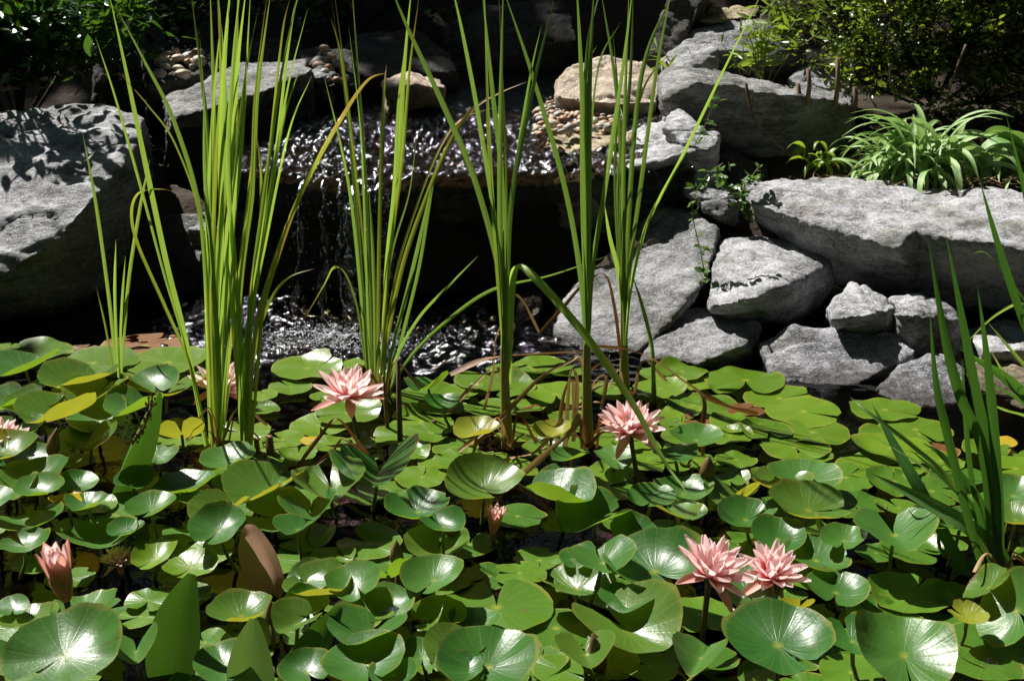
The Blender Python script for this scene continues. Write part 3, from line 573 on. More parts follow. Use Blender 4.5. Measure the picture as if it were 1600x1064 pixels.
# ------------------------------------------------------------------ lily pads
def tube(points, radii, n=6):
    V, F = [], []
    for i, p in enumerate(points):
        t = (points[min(i + 1, len(points) - 1)] - points[max(i - 1, 0)]).normalized()
        a = t.orthogonal().normalized() if abs(t.z) < .9 else Vector((1, 0, 0)); b = t.cross(a).normalized(); a = b.cross(t)
        for k in range(n):
            c = 2 * math.pi * k / n; V.append(p + (a * math.cos(c) + b * math.sin(c)) * radii[i])
    for i in range(len(points) - 1):
        for k in range(n): F.append((i * n + k, i * n + (k + 1) % n, (i + 1) * n + (k + 1) % n, (i + 1) * n + k))
    F.append(tuple(reversed(range(n)))); F.append(tuple(range((len(points) - 1) * n, len(points) * n)))
    return V, F
def pad_shape(R, cup, fold, head, tilt, td, r, curl=0.0, rings=9, seg=44, notch=0.16):
    V, UV, F = [], [], []
    ph = [r.uniform(0, 6.3) for _ in range(6)]; oval = r.uniform(.84, 1.03)
    q = Quaternion(Vector((-math.sin(td), math.cos(td), 0)), tilt) if tilt else Quaternion()
    hz = Matrix.Rotation(head, 3, 'Z')
    nicks = [(r.uniform(.5, 5.8), r.uniform(.04, .16), r.uniform(.04, .12)) for _ in range(r.choice((0, 0, 0, 1, 1, 2)))]
    wav = R * r.uniform(.02, .055)
    bend = r.uniform(-.14, .14) * R if cup > .05 else r.uniform(-.03, .03) * R
    for i in range(rings + 1):
        f = (i / rings) ** .85
        for j in range(seg + 1):
            u = j / seg
            de = notch * (0.25 + .75 * f) * r_scale
            th = de + (2 * math.pi - 2 * de) * u
            edge = min(u, 1 - u)
            rad = R * (1 + .030 * math.sin(2 * th + ph[3]) + .018 * math.sin(3 * th + ph[0]) + .012 * math.sin(5 * th + ph[1]) + .007 * math.sin(13 * th + ph[4]) + .004 * math.sin(23 * th + ph[5]))
            rad *= 1 - .16 * math.exp(-(edge / .035) ** 2)
            for na, nd, nw in nicks: rad *= 1 - nd * math.exp(-((th - na) / nw) ** 2)
            rad *= f
            x, y = rad * math.cos(th), rad * math.sin(th) * oval
            rr = rad / R
            z = cup * R * rr ** 2.2 + fold * (math.sqrt(y * y + (.12 * R) ** 2) - .12 * R)
            z += wav * rr ** 2 * (math.sin(3 * th + ph[2]) + .6 * math.sin(5 * th + ph[3]) + .35 * math.sin(9 * th + ph[5]))
            z += bend * rr ** 2 * math.sin(th * 2 + ph[0])
            if curl:
                cx = math.cos(th - ph[1]); z += curl * R * max(0, rr - .55) ** 1.5 * max(0, cx) ** 2 * 3
            v = hz @ Vector((x, y, z)); v.rotate(q)
            V.append(v); UV.append((u, rr))
    s1 = seg + 1
    for i in range(rings):
        for j in range(seg):
            k = i * s1 + j
            if i == 0: F.append((k, k + s1, k + s1 + 1))
            else: F.append((k, k + s1, k + s1 + 1, k + 1))
    return V, UV, F
r_scale = 1.0

LANDMARKS = [('the small young reed shoot', 183, 592), ('the half-hidden pink flower', 342, 600), ('the tall yellow-green reeds', 360, 700), ('the open pink flower before the falls', 545, 625), ('the bent upturned-V stalk', 527, 690), ('the straight cut brown stalk', 626, 700),
    ('the leftmost cattail stem', 790, 690), ('the looped dry blades', 885, 650), ('the thick-stemmed cattail', 918, 600), ('the pink flower among the cattails', 985, 700), ('the thin single reed shoot', 1022, 610), ('the kinked brown stalk', 1098, 670), ('the low smooth boulder', 1300, 630), ('the waterline boulder by the cattail', 1110, 590),
    ('the low boulder behind the iris', 1430, 650), ('the patch of open dark water', 1290, 690), ('the upright iris blades', 1540, 740), ('the sprawling iris blades', 1410, 760), ('the foot of the iris', 1560, 900), ('the brown fading bud', 1105, 750), ('the tip of the broken hanging blade', 1078, 776), ('the small closed pink bud', 768, 815), ('the dark pointed bud', 707, 838), ('the brown pointed bud', 620, 870),
    ('the taller of the paired flowers', 1100, 880), ('the wide-open paired flower', 1215, 890), ('the pink-backed upright pad', 414, 880), ('the half-open pink bud', 104, 900), ('the low tucked-in flower', 190, 880), ('the folded lance leaf', 205, 720), ('the dark upright lance leaf', 280, 980), ('the pale upright lance leaf', 392, 1020), ('the leaning lance leaf', 500, 1000), ('the dark curled bud', 938, 1040), ('the flower beside the big glossy pad', 5, 690), ('the bright yellow pad', 784, 1002), ('the yellow cupped pad', 1509, 961), ('the blazing big pad', 1216, 1008), ('the big veined pad', 1412, 1024)]
def zone(px, py):
    return 'next to ' + min(LANDMARKS, key=lambda l: (l[1] - px) ** 2 + (1.8 * (l[2] - py)) ** 2)[0]
PH = {'F': 'flat green lily pad afloat', 'C': 'raised cupped lily pad', 'V': 'raised trough-folded lily pad', 'T': 'raised glossy lily pad', 'U': 'lily pad on edge'}
GP = {'F': 'flat floating pads ', 'C': 'cupped raised pads ', 'V': 'trough-folded raised pads ', 'T': 'tilted glossy pads ', 'U': 'pads on edge '}
COVER = []
npad = [0]
def pad(px, py, wpx, kind='F', **k):
    npad[0] += 1; r = random.Random(1000 + npad[0] * 13)
    D = R_
    tilt = k.get('tilt', {'F': r.uniform(0, 2.0), 'C': r.uniform(4, 12), 'V': r.uniform(4, 14), 'T': r.uniform(14, 24), 'U': 62}[kind])
    td = k.get('td', {'F': r.uniform(0, 360), 'C': r.uniform(200, 280), 'V': r.uniform(90, 270), 'T': r.uniform(225, 285), 'U': 270}[kind])
    cup = k.get('cup', {'F': r.uniform(.0, .03), 'C': r.uniform(.34, .52), 'V': .12, 'T': r.uniform(.10, .24), 'U': .18}[kind])
    fold = k.get('fold', {'F': 0, 'C': r.uniform(0, .15), 'V': r.uniform(.5, .75), 'T': r.uniform(.05, .2), 'U': .15}[kind])
    head = k.get('h', {'F': r.uniform(0, 360), 'C': r.uniform(0, 360), 'V': r.uniform(50, 120), 'T': r.uniform(230, 310), 'U': r.uniform(250, 290)}[kind])
    if kind == 'T': tilt *= .5
    if kind == 'C': cup *= .75; tilt *= .7
    if kind == 'V': fold *= .88; tilt *= .6
    curl = k.get('curl', {'F': .0 if r.random() < .75 else .25, 'C': .1, 'V': 0, 'T': .15, 'U': 0}[kind])
    c = atz(px, py, 0.02); R = wpx * mpp(c) * .5
    if kind == 'F': z = k.get('z', r.uniform(.006, .017))
    else:
        z = max(k.get('z', r.uniform(.035, .085)), R * math.sin(D(tilt)) * .95 - cup * R * .5 + .012)
    c = atz(px, py, z); R = wpx * mpp(c) * .5 * {'F': 1.02, 'C': 1.04, 'V': 1.02, 'T': 1.0, 'U': .95}[kind]
    mat = k.get('m') or {'F': 'pad_flat', 'C': 'pad_deep', 'V': 'pad_deep', 'T': 'pad_deep', 'U': 'pad_olive'}[kind]
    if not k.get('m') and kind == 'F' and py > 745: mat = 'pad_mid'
    if not k.get('m') and kind in 'CV' and r.random() < .3: mat = 'pad_olive'
    V, UV, F = pad_shape(R, cup, fold, D(head), D(tilt), D(td), r, curl, rings=9 if wpx > 60 else 7, seg=44 if wpx > 60 else 32, notch=r.choice((.05, .12, .22, .3)))
    lab = k.get('lab'); grp = None
    sz = 'small ' if wpx < 72 else ('broad ' if wpx > 112 else '')
    if not lab: lab = sz + PH[kind] + ', ' + zone(px, py); grp = sz + GP[kind] + zone(px, py)
    COVER.append((c.x, c.y, R))
    if kind == 'F':
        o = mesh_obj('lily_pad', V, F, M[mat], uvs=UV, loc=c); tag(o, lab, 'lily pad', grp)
    else:
        bx, by = c.x + r.uniform(-.05, .05), c.y + r.uniform(-.02, .07)
        b = Vector((bx, by, -0.12))
        e = empty('lily_pad', b, lab, 'lily pad', grp)
        o = mesh_obj('leaf_blade', V, F, M[mat], e, uvs=UV, loc=c - b)
        top = c - b + Vector((0, 0, -.003)); mid = Vector((top.x * .35, top.y * .35, top.z * .5))
        P = [Vector((0, 0, 0)), mid * .6, mid + Vector((r.uniform(-.008, .008), 0, .01)), top * .82 + Vector((0, 0, -.004)), top]
        tv, tf = tube(P, [.0045, .0045, .0042, .004, .0038]); mesh_obj('stem', tv, tf, M['stem'], e)

F_ = '''58,547,112 145,567,150 263,566,140 221,583,58 14,541,40 480,575,112 535,573,75 454,604,74 508,618,52 543,645,106 411,617,48 413,639,48
675,618,122 726,611,62 692,634,76 674,676,84 442,686,74 518,694,66 466,709,64 560,694,64 566,713,66 710,722,112 774,590,126 792,605,92
847,574,96 884,580,82 868,616,112 766,637,88 824,634,62 716,607,44 963,607,72 1024,583,62 1031,607,92 1066,580,88 1066,626,62
1066,645,74 1090,597,70 1068,681,72 884,650,54 726,720,102 779,733,122 950,741,84 953,762,104 918,771,74 1165,594,122 1129,608,44
1218,622,112 1256,643,122 1100,635,124 1150,660,92 1270,675,114 1197,672,84 1242,698,116 1140,681,74 1150,718,68 1140,750,48 1383,640,112
1431,671,118 1393,700,122 1376,729,132 1398,752,96 1321,746,112 1332,787,98 1404,793,80 1456,767,104 1497,746,104 1586,732,104 1540,700,80
1583,719,64 1428,858,104 1369,864,66 1422,928,138 1381,964,118 1119,967,66 1537,1036,120 1553,1008,150 1490,928,76 1331,995,60
776,948,176 939,926,134 869,981,134 793,1017,112 880,1047,96 1037,977,66 1094,960,114 812,895,84 967,814,66 478,839,96 577,849,104
483,784,96 571,772,76 371,757,74 424,746,80 360,800,70 232,938,76 219,963,70 660,745,90 640,705,70 850,700,70 905,745,70 1005,725,66
610,880,90 735,850,90 700,905,90 620,780,70 520,870,70 330,860,80 395,1010,90 690,1000,100 1015,1040,90 1110,1030,90 1260,900,90 1200,790,70
1275,715,60 1470,720,80 1520,775,70 1470,850,80 1230,975,70 1330,1050,110 1130,855,70 150,790,70 60,880,80 300,930,70 120,720,60'''
for t in F_.split():
    a = [int(v) for v in t.split(',')]
    pad(*a)
# yellowing, browned or torn floating ones
pad(131, 544, 42, 'F', m='pad_brown', lab='orange decaying lily pad scrap behind the small reed shoot')
pad(226, 540, 130, 'F', m='pad_brown', curl=0, z=.004, lab='broad rust-brown decaying pad floating behind the reeds')
pad(745, 676, 70, 'C', m='pad_lime', lab='yellowed lily pad curled round the foot of the leftmost cattail stem')
pad(863, 678, 66, 'C', m='pad_lime', lab='yellow-green ageing pad between two cattail stems')
pad(492, 688, 44, 'F', m='pad_yellow', lab='yellow tip of a lily pad under the bent brown stalks')
pad(784, 1002, 74, 'F', m='pad_yellow', lab='bright yellow lily pad half under the broad flat pad')
pad(107, 788, 66, 'C', m='pad_yellow', tilt=30, td=100, lab='orange-yellow pad seen from below beside the glossy big pad')
pad(1460, 705, 80, 'F', m='pad_brown', curl=0, z=.004, lab='orange-brown rotting lily pad behind the dark iris blades')
pad(1165, 640, 60, 'F', m='pad_brown', curl=0, lab='orange-brown pad at the end of the long bent stalk')
pad(1205, 848, 60, 'F', m='pad_yellow', lab='narrow yellow pad edge behind the flower pair')
pad(1560, 690, 60, 'F', m='pad_yellow', lab='yellow-orange pad at the foot of the yellowish boulder')
pad(1512, 963, 62, 'C', m='pad_lime', cup=.3, lab='yellow backlit cupped pad beside the dark upright leaf')
pad(1090, 655, 50, 'F', m='pad_brown', lab='brown sunken pad behind the flower among the cattails')
# raised
pad(40, 578, 105, 'V', h=70, z=.10); pad(124, 604, 140, 'V', h=80, z=.09, fold=.6, lab='broad raised pad folded like a boat beside the small reed shoot')
pad(30, 625, 84, 'T', td=250); pad(90, 655, 130, 'V', h=65, z=.10, tilt=16, td=110, m='pad_olive', lab='bright backlit folded pad beside the dark lance leaf')
pad(260, 617, 120, 'V', h=110, tilt=22, td=90, m='pad_olive', lab='olive backlit folded pad left of the tallest reeds')
pad(142, 692, 90, 'C'); pad(284, 678, 82, 'U', tilt=48, td=110, m='pad_olive', lab='olive and yellow pad standing on edge left of the reeds')
pad(247, 712, 64, 'T'); pad(58, 748, 108, 'T', td=225, tilt=20, lab='big glossy pad with a white highlight and a yellow pad beneath')
pad(358, 722, 94, 'T', td=215, tilt=12, cup=.25, lab='glossy pad with a bright streak in front of the tallest reeds')
pad(210, 753, 66, 'T'); pad(285, 768, 116, 'T', td=150, tilt=22); pad(123, 757, 66, 'T'); pad(79, 728, 50, 'C'); pad(295, 783, 44, 'C', cup=.6)
pad(237, 796, 88, 'T', tilt=8); pad(37, 684, 60, 'T', tilt=10); pad(416, 768, 132, 'V', h=60, z=.07, m='pad_olive')
pad(516, 762, 126, 'C', cup=.42, z=.09, lab='cupped pad on a short stalk with a broad white highlight'); pad(590, 742, 138, 'V', h=88, z=.09, fold=.7, lab='pad folded into a deep V below the open pink flower')
pad(653, 800, 110, 'C', cup=.4, z=.09, td=225); pad(758, 765, 126, 'C', cup=.4, z=.10, lab='cupped glossy pad in front of the cattail stems')
pad(670, 607, 70, 'V', tilt=25, td=130, z=.05); pad(692, 632, 60, 'T', tilt=8); pad(871, 750, 70, 'C', cup=.3); pad(892, 716, 66, 'T', tilt=22, td=120)
pad(960, 716, 76, 'T', tilt=14); pad(1055, 714, 70, 'T', tilt=12, td=120); pad(1018, 782, 88, 'T', tilt=6); pad(1068, 772, 92, 'C', cup=.35)
pad(870, 782, 128, 'V', h=140, z=.08, fold=.9, lab='dark green pad folded nearly shut behind the small round pads'); pad(930, 812, 120, 'V', h=30, z=.06, fold=.5)
pad(1074, 806, 60, 'C'); pad(1088, 688, 88, 'T', tilt=6); pad(1222, 762, 108, 'C', cup=.45, td=90); pad(1256, 750, 114, 'T', tilt=6, cup=.12)
pad(1263, 797, 124, 'C', cup=.4, td=300); pad(1146, 782, 88, 'V', tilt=28, td=100, m='pad_olive'); pad(1165, 812, 90, 'C', cup=.42)
pad(1281, 836, 74, 'U', tilt=60, td=350, m='pad_deep', lab='dark half of a folded pad standing up behind the flower pair'); pad(1318, 845, 78, 'T', tilt=16)
pad(1397, 836, 136, 'V', h=85, z=.10, fold=.5, lab='broad winged pad on a stalk beside the low dark blades'); pad(1215, 842, 98, 'T', td=290); pad(1275, 876, 116, 'T', tilt=8)
pad(1583, 775, 90, 'T', tilt=26, td=220); pad(1586, 812, 76, 'C'); pad(1169, 927, 118, 'T', tilt=22, td=260, cup=.2); pad(1306, 926, 98, 'T', tilt=14, td=290)
pad(1247, 950, 62, 'U', tilt=55, td=95, m='pad_olive', lab='small yellow-green backlit pad on edge in front of the flower pair')
pad(1216, 1008, 182, 'T', tilt=20, td=245, cup=.22, fold=.06, z=.11, h=300, lab='very large glossy pad with a blazing highlight below the flower pair')
pad(1412, 1024, 180, 'T', tilt=24, td=268, cup=.12, fold=.2, z=.11, h=265, lab='very large glossy pad with radiating veins, right of the blazing one')
pad(1545, 918, 90, 'U', tilt=40, td=160, m='pad_olive', lab='olive backlit pad standing at the foot of the dark blades')
pad(1590, 955, 140, 'U', tilt=52, td=190, m='pad_deep', lab='big dark pad standing on edge beside the yellow cupped one')
pad(992, 831, 80, 'T', tilt=14); pad(904, 872, 64, 'T', tilt=34, td=235, lab='small round tilted pad above the broad flat pad')
pad(1023, 893, 172, 'T', tilt=16, td=240, cup=.24, z=.10, lab='large dished glossy pad touching the tall pink flower'); pad(742, 975, 82, 'T', tilt=5, z=.03)
pad(902, 921, 124, 'V', h=150, fold=.55, z=.05); pad(981, 984, 172, 'V', h=125, fold=.55, z=.07, tilt=12, td=230, lab='large pad folded into a broad trough left of the blazing one')
pad(762, 1042, 180, 'T', tilt=12, td=255, z=.09, cup=.16, lab='large silvery-green pad in front of the bright yellow one'); pad(953, 1043, 90, 'C', cup=.3)
pad(1060, 806, 76, 'V', tilt=20, td=90); pad(430, 808, 116, 'C', cup=.35, td=250); pad(683, 860, 104, 'C', cup=.4, td=300, m='pad_olive')
pass; pad(481, 908, 78, 'T', tilt=30, td=230)
pad(556, 912, 88, 'T', tilt=42, td=240, cup=.22, z=.10, lab='small dished pad tilted up in front of a backlit one'); pad(606, 897, 88, 'U', tilt=44, td=110, m='pad_deep')
pad(597, 953, 100, 'C', cup=.3); pad(574, 994, 126, 'V', h=70, fold=.6, z=.08, tilt=12, td=90); pad(683, 968, 92, 'C', cup=.3)
pad(571, 1036, 130, 'T', tilt=24, td=235, z=.08); pad(465, 974, 80, 'V', h=40); pad(377, 962, 108, 'C', cup=.45, m='pad_olive', td=100)
pad(45, 822, 110, 'T', tilt=22, td=140); pad(155, 848, 116, 'C', cup=.4, td=100); pad(197, 829, 62, 'T', tilt=10); pad(344, 805, 96, 'V', h=60, m='pad_olive')
pad(243, 873, 76, 'T', tilt=18, td=250, m='pad_flat'); pad(298, 887, 88, 'T', tilt=12, m='pad_flat'); pad(133, 957, 116, 'T', tilt=12, td=130)
pad(40, 974, 110, 'T', tilt=30, td=110, m='pad_olive'); pad(100, 1024, 190, 'T', tilt=26, td=275, cup=.14, z=.12, lab='huge dark pad with a pale rim in front of the half-open bud')
pad(212, 1018, 90, 'V', h=100, fold=.8, z=.09); pad(20, 950, 56, 'T'); pad(480, 1050, 90, 'T', tilt=20); pad(350, 1040, 100, 'T', tilt=14, z=.04)
# further raised pads crowding between the others
rr_ = random.Random(91); n_ = 0
while n_ < 34:
    px, py = (rr_.uniform(-20, 420), rr_.uniform(600, 800)) if n_ < 12 else (rr_.uniform(-20, 700), rr_.uniform(740, 1060)) if n_ < 24 else (rr_.uniform(640, 1600), rr_.uniform(800, 1060))
    if any(math.hypot((px - fx) / 1.2, py - fy - 25) < 78 for fx, fy in ((104, 900), (190, 880), (400, 870), (545, 620), (985, 670), (1105, 890), (1205, 890), (340, 610), (205, 700), (280, 970), (392, 1010), (340, 690), (1560, 900), (1216, 1008), (1412, 1024))): continue
    n_ += 1; kd = rr_.choice('VVCCT')
    pad(int(px), int(py), rr_.uniform(72, 112), kd, z=rr_.uniform(.06, .12))
# lower pads in the gaps
rf = random.Random(55); tries = 0; filled = 0
while filled < 85 and tries < 6000:
    tries += 1
    px, py = rf.uniform(-60, 1660), rf.uniform(640, 1090)
    c = atz(px, py); wpx = rf.uniform(60, 110)
    if any((c.x - q[0]) ** 2 + (c.y - q[1]) ** 2 < (q[2] * .72) ** 2 for q in COVER): continue
    if 1200 < px < 1345 and 650 < py < 745 or 380 < px < 470 and py < 690: continue
    filled += 1; pad(int(px), int(py), wpx, 'F', z=.002 + .003 * rf.random())

# ------------------------------------------------------------------ blades, reeds, cattails
def spline(P, n):
    out = []; Q = [P[0] * 2 - P[1]] + P + [P[-1] * 2 - P[-2]]
    seg = len(P) - 1
    for i in range(n + 1):
        t = i / n * seg; k = min(int(t), seg - 1); u = t - k
        a, b, c, d = Q[k], Q[k + 1], Q[k + 2], Q[k + 3]
        out.append(.5 * ((2 * b) + (c - a) * u + (2 * a - 5 * b + 4 * c - d) * u * u + (3 * b - a - 3 * c + d) * u ** 3))
    return out
def ribbon_mesh(P, width, n, phi, twist, fold, profile):
    C = spline(P, n); V, F, UV = [], [], []
    for i, p in enumerate(C):
        t = (C[min(i + 1, n)] - C[max(i - 1, 0)]).normalized()
        side = Vector((1, 0, 0)) - t * t.x
        if side.length < .15: side = t.cross(Vector((0, 1, 0)))
        side.normalize(); side.rotate(Quaternion(t, phi + twist * i / n)); nr = side.cross(t)
        v = i / n; wd = width * profile(v) * .5
        for j, s in enumerate((-1, -.5, 0, .5, 1)):
            V.append(p + side * (s * wd) + nr * (abs(s) * wd * fold)); UV.append((j / 4, v))
    for i in range(n):
        for j in range(4):
            k = i * 5 + j; F.append((k, k + 1, k + 6, k + 5))
    return V, F, UV
reed_prof = lambda v: (.62 + .38 * min(1, v / .25)) * (1 if v < .55 else max(.02, 1 - ((v - .55) / .45) ** 1.7))
lance_prof = lambda v: max(.03, math.sin(math.pi * min(1, (v * .9 + .06)) ** .8) ** .8)
dry_prof = lambda v: .75 + .25 * math.sin(v * 9)
def clump(name, bx, by, label, cat, blades, group=None, base=None, z0=-.1, dn=None):
    """blades: (pixels of the blade's centre line from the foot up, width, material, depth lean)"""
    B = base or atz(bx, by, 0.0); root = Vector((B.x, B.y, z0))
    e = empty(name, root, label, cat, group)
    r = random.Random(bx * 7 + by)
    if name in ('reed_clump', 'cattail'):
        tall = [b for b in blades if b[0][-1][1] < 200]; extra = []
        for _ in range(7 if name == 'reed_clump' else 3):
            b = r.choice(tall); j, top = r.uniform(-34, 34), r.uniform(-40, 190); n = len(b[0])
            extra.append(([(x + j * (i / (n - 1)) ** 1.2, y + top * (i / (n - 1)) ** 2) for i, (x, y) in enumerate(b[0])], b[1] * r.uniform(.5, .8), r.choice((b[2], b[2], 'blade_tip'))) + tuple(b[3:]))
        blades = blades + extra
    for b in blades:
        pts, wd, mat = b[0], b[1], b[2]; lean = b[3] if len(b) > 3 else r.uniform(-.12, .16); nm = b[4] if len(b) > 4 else 'blade'
        y0 = B.y + r.uniform(-.02, .02); P = []
        n = len(pts)
        for i, (px, py) in enumerate(pts):
            P.append(at(px, py, y0 + lean * (i / max(1, n - 1)) ** 1.3) - root)
        if nm == 'blade' and len(b) < 6:                       # root it under water
            P[0].z = min(P[0].z, -z0 - .02)
        prof = {'blade': reed_prof, 'dead_blade': dry_prof}.get(nm, reed_prof)
        ph_ = b[6] if len(b) > 6 else r.uniform(-.75, .75)
        V, F, UV = ribbon_mesh(P, wd * (.95 if mat in ('blade_dark', 'pick_pale') else .54), 40, ph_, r.uniform(-.7, .7) if len(b) < 7 else .2, r.uniform(.12, .4), prof)
        mesh_obj(nm, V, F, M[mat], e, uvs=UV)
    return e
def stalk(e, pts, radii, mat, Y, name='stem', lean=0.0):
    n = len(pts); P = [at(px, py, Y + lean * i / max(1, n - 1)) - e.location for i, (px, py) in enumerate(pts)]
    C = spline(P, 18); rr = [radii[0] + (radii[1] - radii[0]) * i / 18 for i in range(19)]
    V, F = tube(C, rr, 8); U = [((i % 8) / 8, i / 8 / 18) for i in range(len(V))]
    return mesh_obj(name, V, F, M[mat], e, uvs=U)

W = .018
clump('reed_shoot', 183, 592, 'small young reed shoot of five blades rising between floating pads', 'reed', [
    ([(183, 592), (172, 480), (150, 320), (129, 208)], W, 'blade'), ([(185, 592), (180, 470), (181, 374)], .016, 'blade'),
    ([(188, 592), (200, 450), (218, 330), (234, 250)], W, 'blade'), ([(179, 592), (166, 515), (150, 446)], .013, 'blade_tip'), ([(184, 592), (190, 480), (196, 400)], .014, 'blade')])
clump('reed_clump', 335, 694, 'tall dense yellow-green reed clump left of the falls', 'reed', [
    ([(322, 690), (292, 540), (262, 420), (236, 300), (213, 190), (190, 80), (168, -20)], .026, 'blade'),
    ([(326, 690), (300, 580), (258, 480), (216, 385), (205, 335), (215, 303), (245, 296), (278, 300)], .015, 'blade_tip', 0.02),
    ([(330, 690), (325, 520), (312, 330), (272, 190), (228, 100), (180, 10)], .019, 'blade_cool'),
    ([(328, 690), (324, 500), (327, 250), (313, 100), (296, -30)], .022, 'blade'), ([(337, 690), (345, 450), (345, 250), (350, 100), (362, -40)], .026, 'blade'),
    ([(333, 690), (334, 400), (335, 200), (328, -30)], .023, 'blade'), ([(341, 690), (352, 420), (365, 200), (372, 90), (386, -30)], .022, 'blade'),
    ([(343, 690), (360, 400), (352, 150), (338, -40)], .02, 'blade_cool'), ([(335, 690), (336, 480), (352, 260), (368, 120), (372, -20)], .024, 'blade'),
    ([(331, 690), (322, 430), (332, 180), (345, 30)], .018, 'blade'), ([(342, 690), (362, 520), (385, 330), (398, 205)], .015, 'blade_tip'), ([(338, 690), (341, 560), (322, 300), (318, 150)], .02, 'blade_cool'),
    ([(345, 690), (358, 610), (372, 560), (380, 480)], .013, 'blade')])
clump('reed_clump', 382, 706, 'tall reed clump with one long browning blade arching over', 'reed', [
    ([(378, 704), (374, 480), (394, 300), (402, 150), (424, -20)], .022, 'blade'), ([(384, 704), (390, 500), (410, 330), (440, 120), (470, -30)], .022, 'blade'),
    ([(388, 704), (396, 540), (428, 410), (478, 285), (530, 190), (572, 128), (604, 114)], .024, 'blade_half', .05),
    ([(386, 704), (396, 560), (418, 480), (448, 436), (490, 420)], .014, 'blade_tip', .05), ([(380, 704), (366, 520), (362, 380), (378, 220), (392, -20)], .022, 'blade'),
    ([(390, 704), (404, 560), (414, 470), (452, 350), (476, 296)], .018, 'blade_half', -.1), ([(383, 704), (384, 540), (404, 400), (408, 280), (400, 205)], .015, 'blade_tip'),
    ([(381, 704), (378, 560), (368, 430), (356, 260), (366, 80), (376, -20)], .02, 'blade'), ([(380, 704), (386, 600), (396, 470), (420, 330), (452, 60), (470, -20)], .018, 'blade')])
clump('reed_clump', 590, 612, 'reed clump standing before the waterfall with kinked side blades', 'reed', [
    ([(578, 610), (568, 480), (555, 300), (541, 160), (515, -20)], .024, 'blade_cool'), ([(584, 610), (578, 420), (570, 250), (556, 60), (549, -30)], .021, 'blade'),
    ([(590, 610), (592, 430), (596, 260), (600, 150), (604, 100)], .023, 'blade_tip'), ([(594, 610), (605, 420), (622, 260), (632, 100), (644, -30)], .023, 'blade'),
    ([(596, 610), (604, 540), (628, 420), (662, 320), (702, 225), (738, 172), (780, 146), (824, 128)], .022, 'blade_half', .08), ([(598, 610), (612, 550), (640, 440), (666, 330), (674, 290)], .02, 'blade_cool'),
    ([(580, 610), (570, 560), (558, 478), (540, 428), (522, 418), (506, 446), (473, 503)], .017, 'blade_tip', -.06), ([(600, 612), (618, 560), (655, 495), (702, 445), (747, 400)], .021, 'blade_cool', 0),
    ([(602, 614), (640, 560), (700, 500), (770, 452), (860, 430), (950, 400)], .018, 'blade_cool', -.15), ([(586, 610), (586, 500), (582, 380), (576, 290)], .018, 'blade'), ([(592, 610), (600, 520), (612, 400), (640, 300), (652, 200)], .016, 'blade'),
    ([(608, 612), (625, 540), (652, 430), (668, 340), (680, 270)], .018, 'blade_cool')])
def low_dry(bx, by, n, label, seed):
    r = random.Random(seed)
    for k in range(n):
        sx = r.choice((-1, 1)); L = r.uniform(25, 75); h = r.uniform(15, 60)
        dead([(bx + r.randint(-12, 12), by + 2), (bx + sx * L * .4, by - h), (bx + sx * L, by - h * r.uniform(.0, .7) + r.uniform(0, 10))], r.uniform(.005, .010), r.choice(('blade_dry', 'blade_rot')), label, lean=r.uniform(-.12, .06), grp=label + 's')
def cattail(bx, by, label, blades, stem, sr=.0155):
    e = clump('cattail', bx, by, label, 'cattail', blades)
    stalk(e, stem, (sr, sr * .12), 'sheath', atz(bx, by).y); return e
cattail(790, 700, 'cattail with a large broken blade hanging down to the right', [
    ([(787, 560), (783, 440), (745, 290), (700, 180), (640, 50), (606, -30)], .027, 'blade_cool', .05, 'blade', 1), ([(789, 560), (785, 300), (770, 150), (752, -30)], .022, 'blade_cool', .1, 'blade', 1),
    ([(787, 560), (782, 380), (782, 200), (787, -40)], .024, 'blade_cool', -.05, 'blade', 1), ([(792, 560), (798, 330), (828, 160), (868, -10)], .024, 'blade_cool', .1, 'blade', 1),
    ([(786, 560), (778, 390), (750, 200), (724, 60), (704, -30)], .021, 'blade_cool', -.1, 'blade', 1),
    ([(795, 600), (799, 470), (806, 416), (832, 430), (915, 525), (985, 625), (1035, 715), (1078, 776)], .034, 'blade', -.48, 'blade', 1, .2), ([(790, 560), (790, 420), (806, 260), (828, 120), (846, 40)], .018, 'blade_cool', .1, 'blade', 1)],
    [(793, 706), (789, 600), (787, 480), (786, 360)])
cattail(918, 696, 'cattail with a thick brown-sheathed stem left of the flower', [
    ([(915, 540), (905, 420), (880, 285), (832, 120), (785, -20)], .024, 'blade_cool', .1, 'blade', 1), ([(920, 540), (924, 430), (942, 310), (972, 110), (990, -30)], .024, 'blade_cool', -.05, 'blade', 1),
    ([(918, 540), (916, 400), (908, 120), (900, -40)], .021, 'blade_cool', .05, 'blade', 1), ([(919, 540), (921, 300), (922, 120), (930, -40)], .026, 'blade_cool', 0, 'blade', 1), ([(917, 540), (912, 300), (918, 80), (945, -40)], .019, 'blade_cool', .12, 'blade', 1)],
    [(918, 702), (917, 600), (917, 480), (919, 330)], .0165)
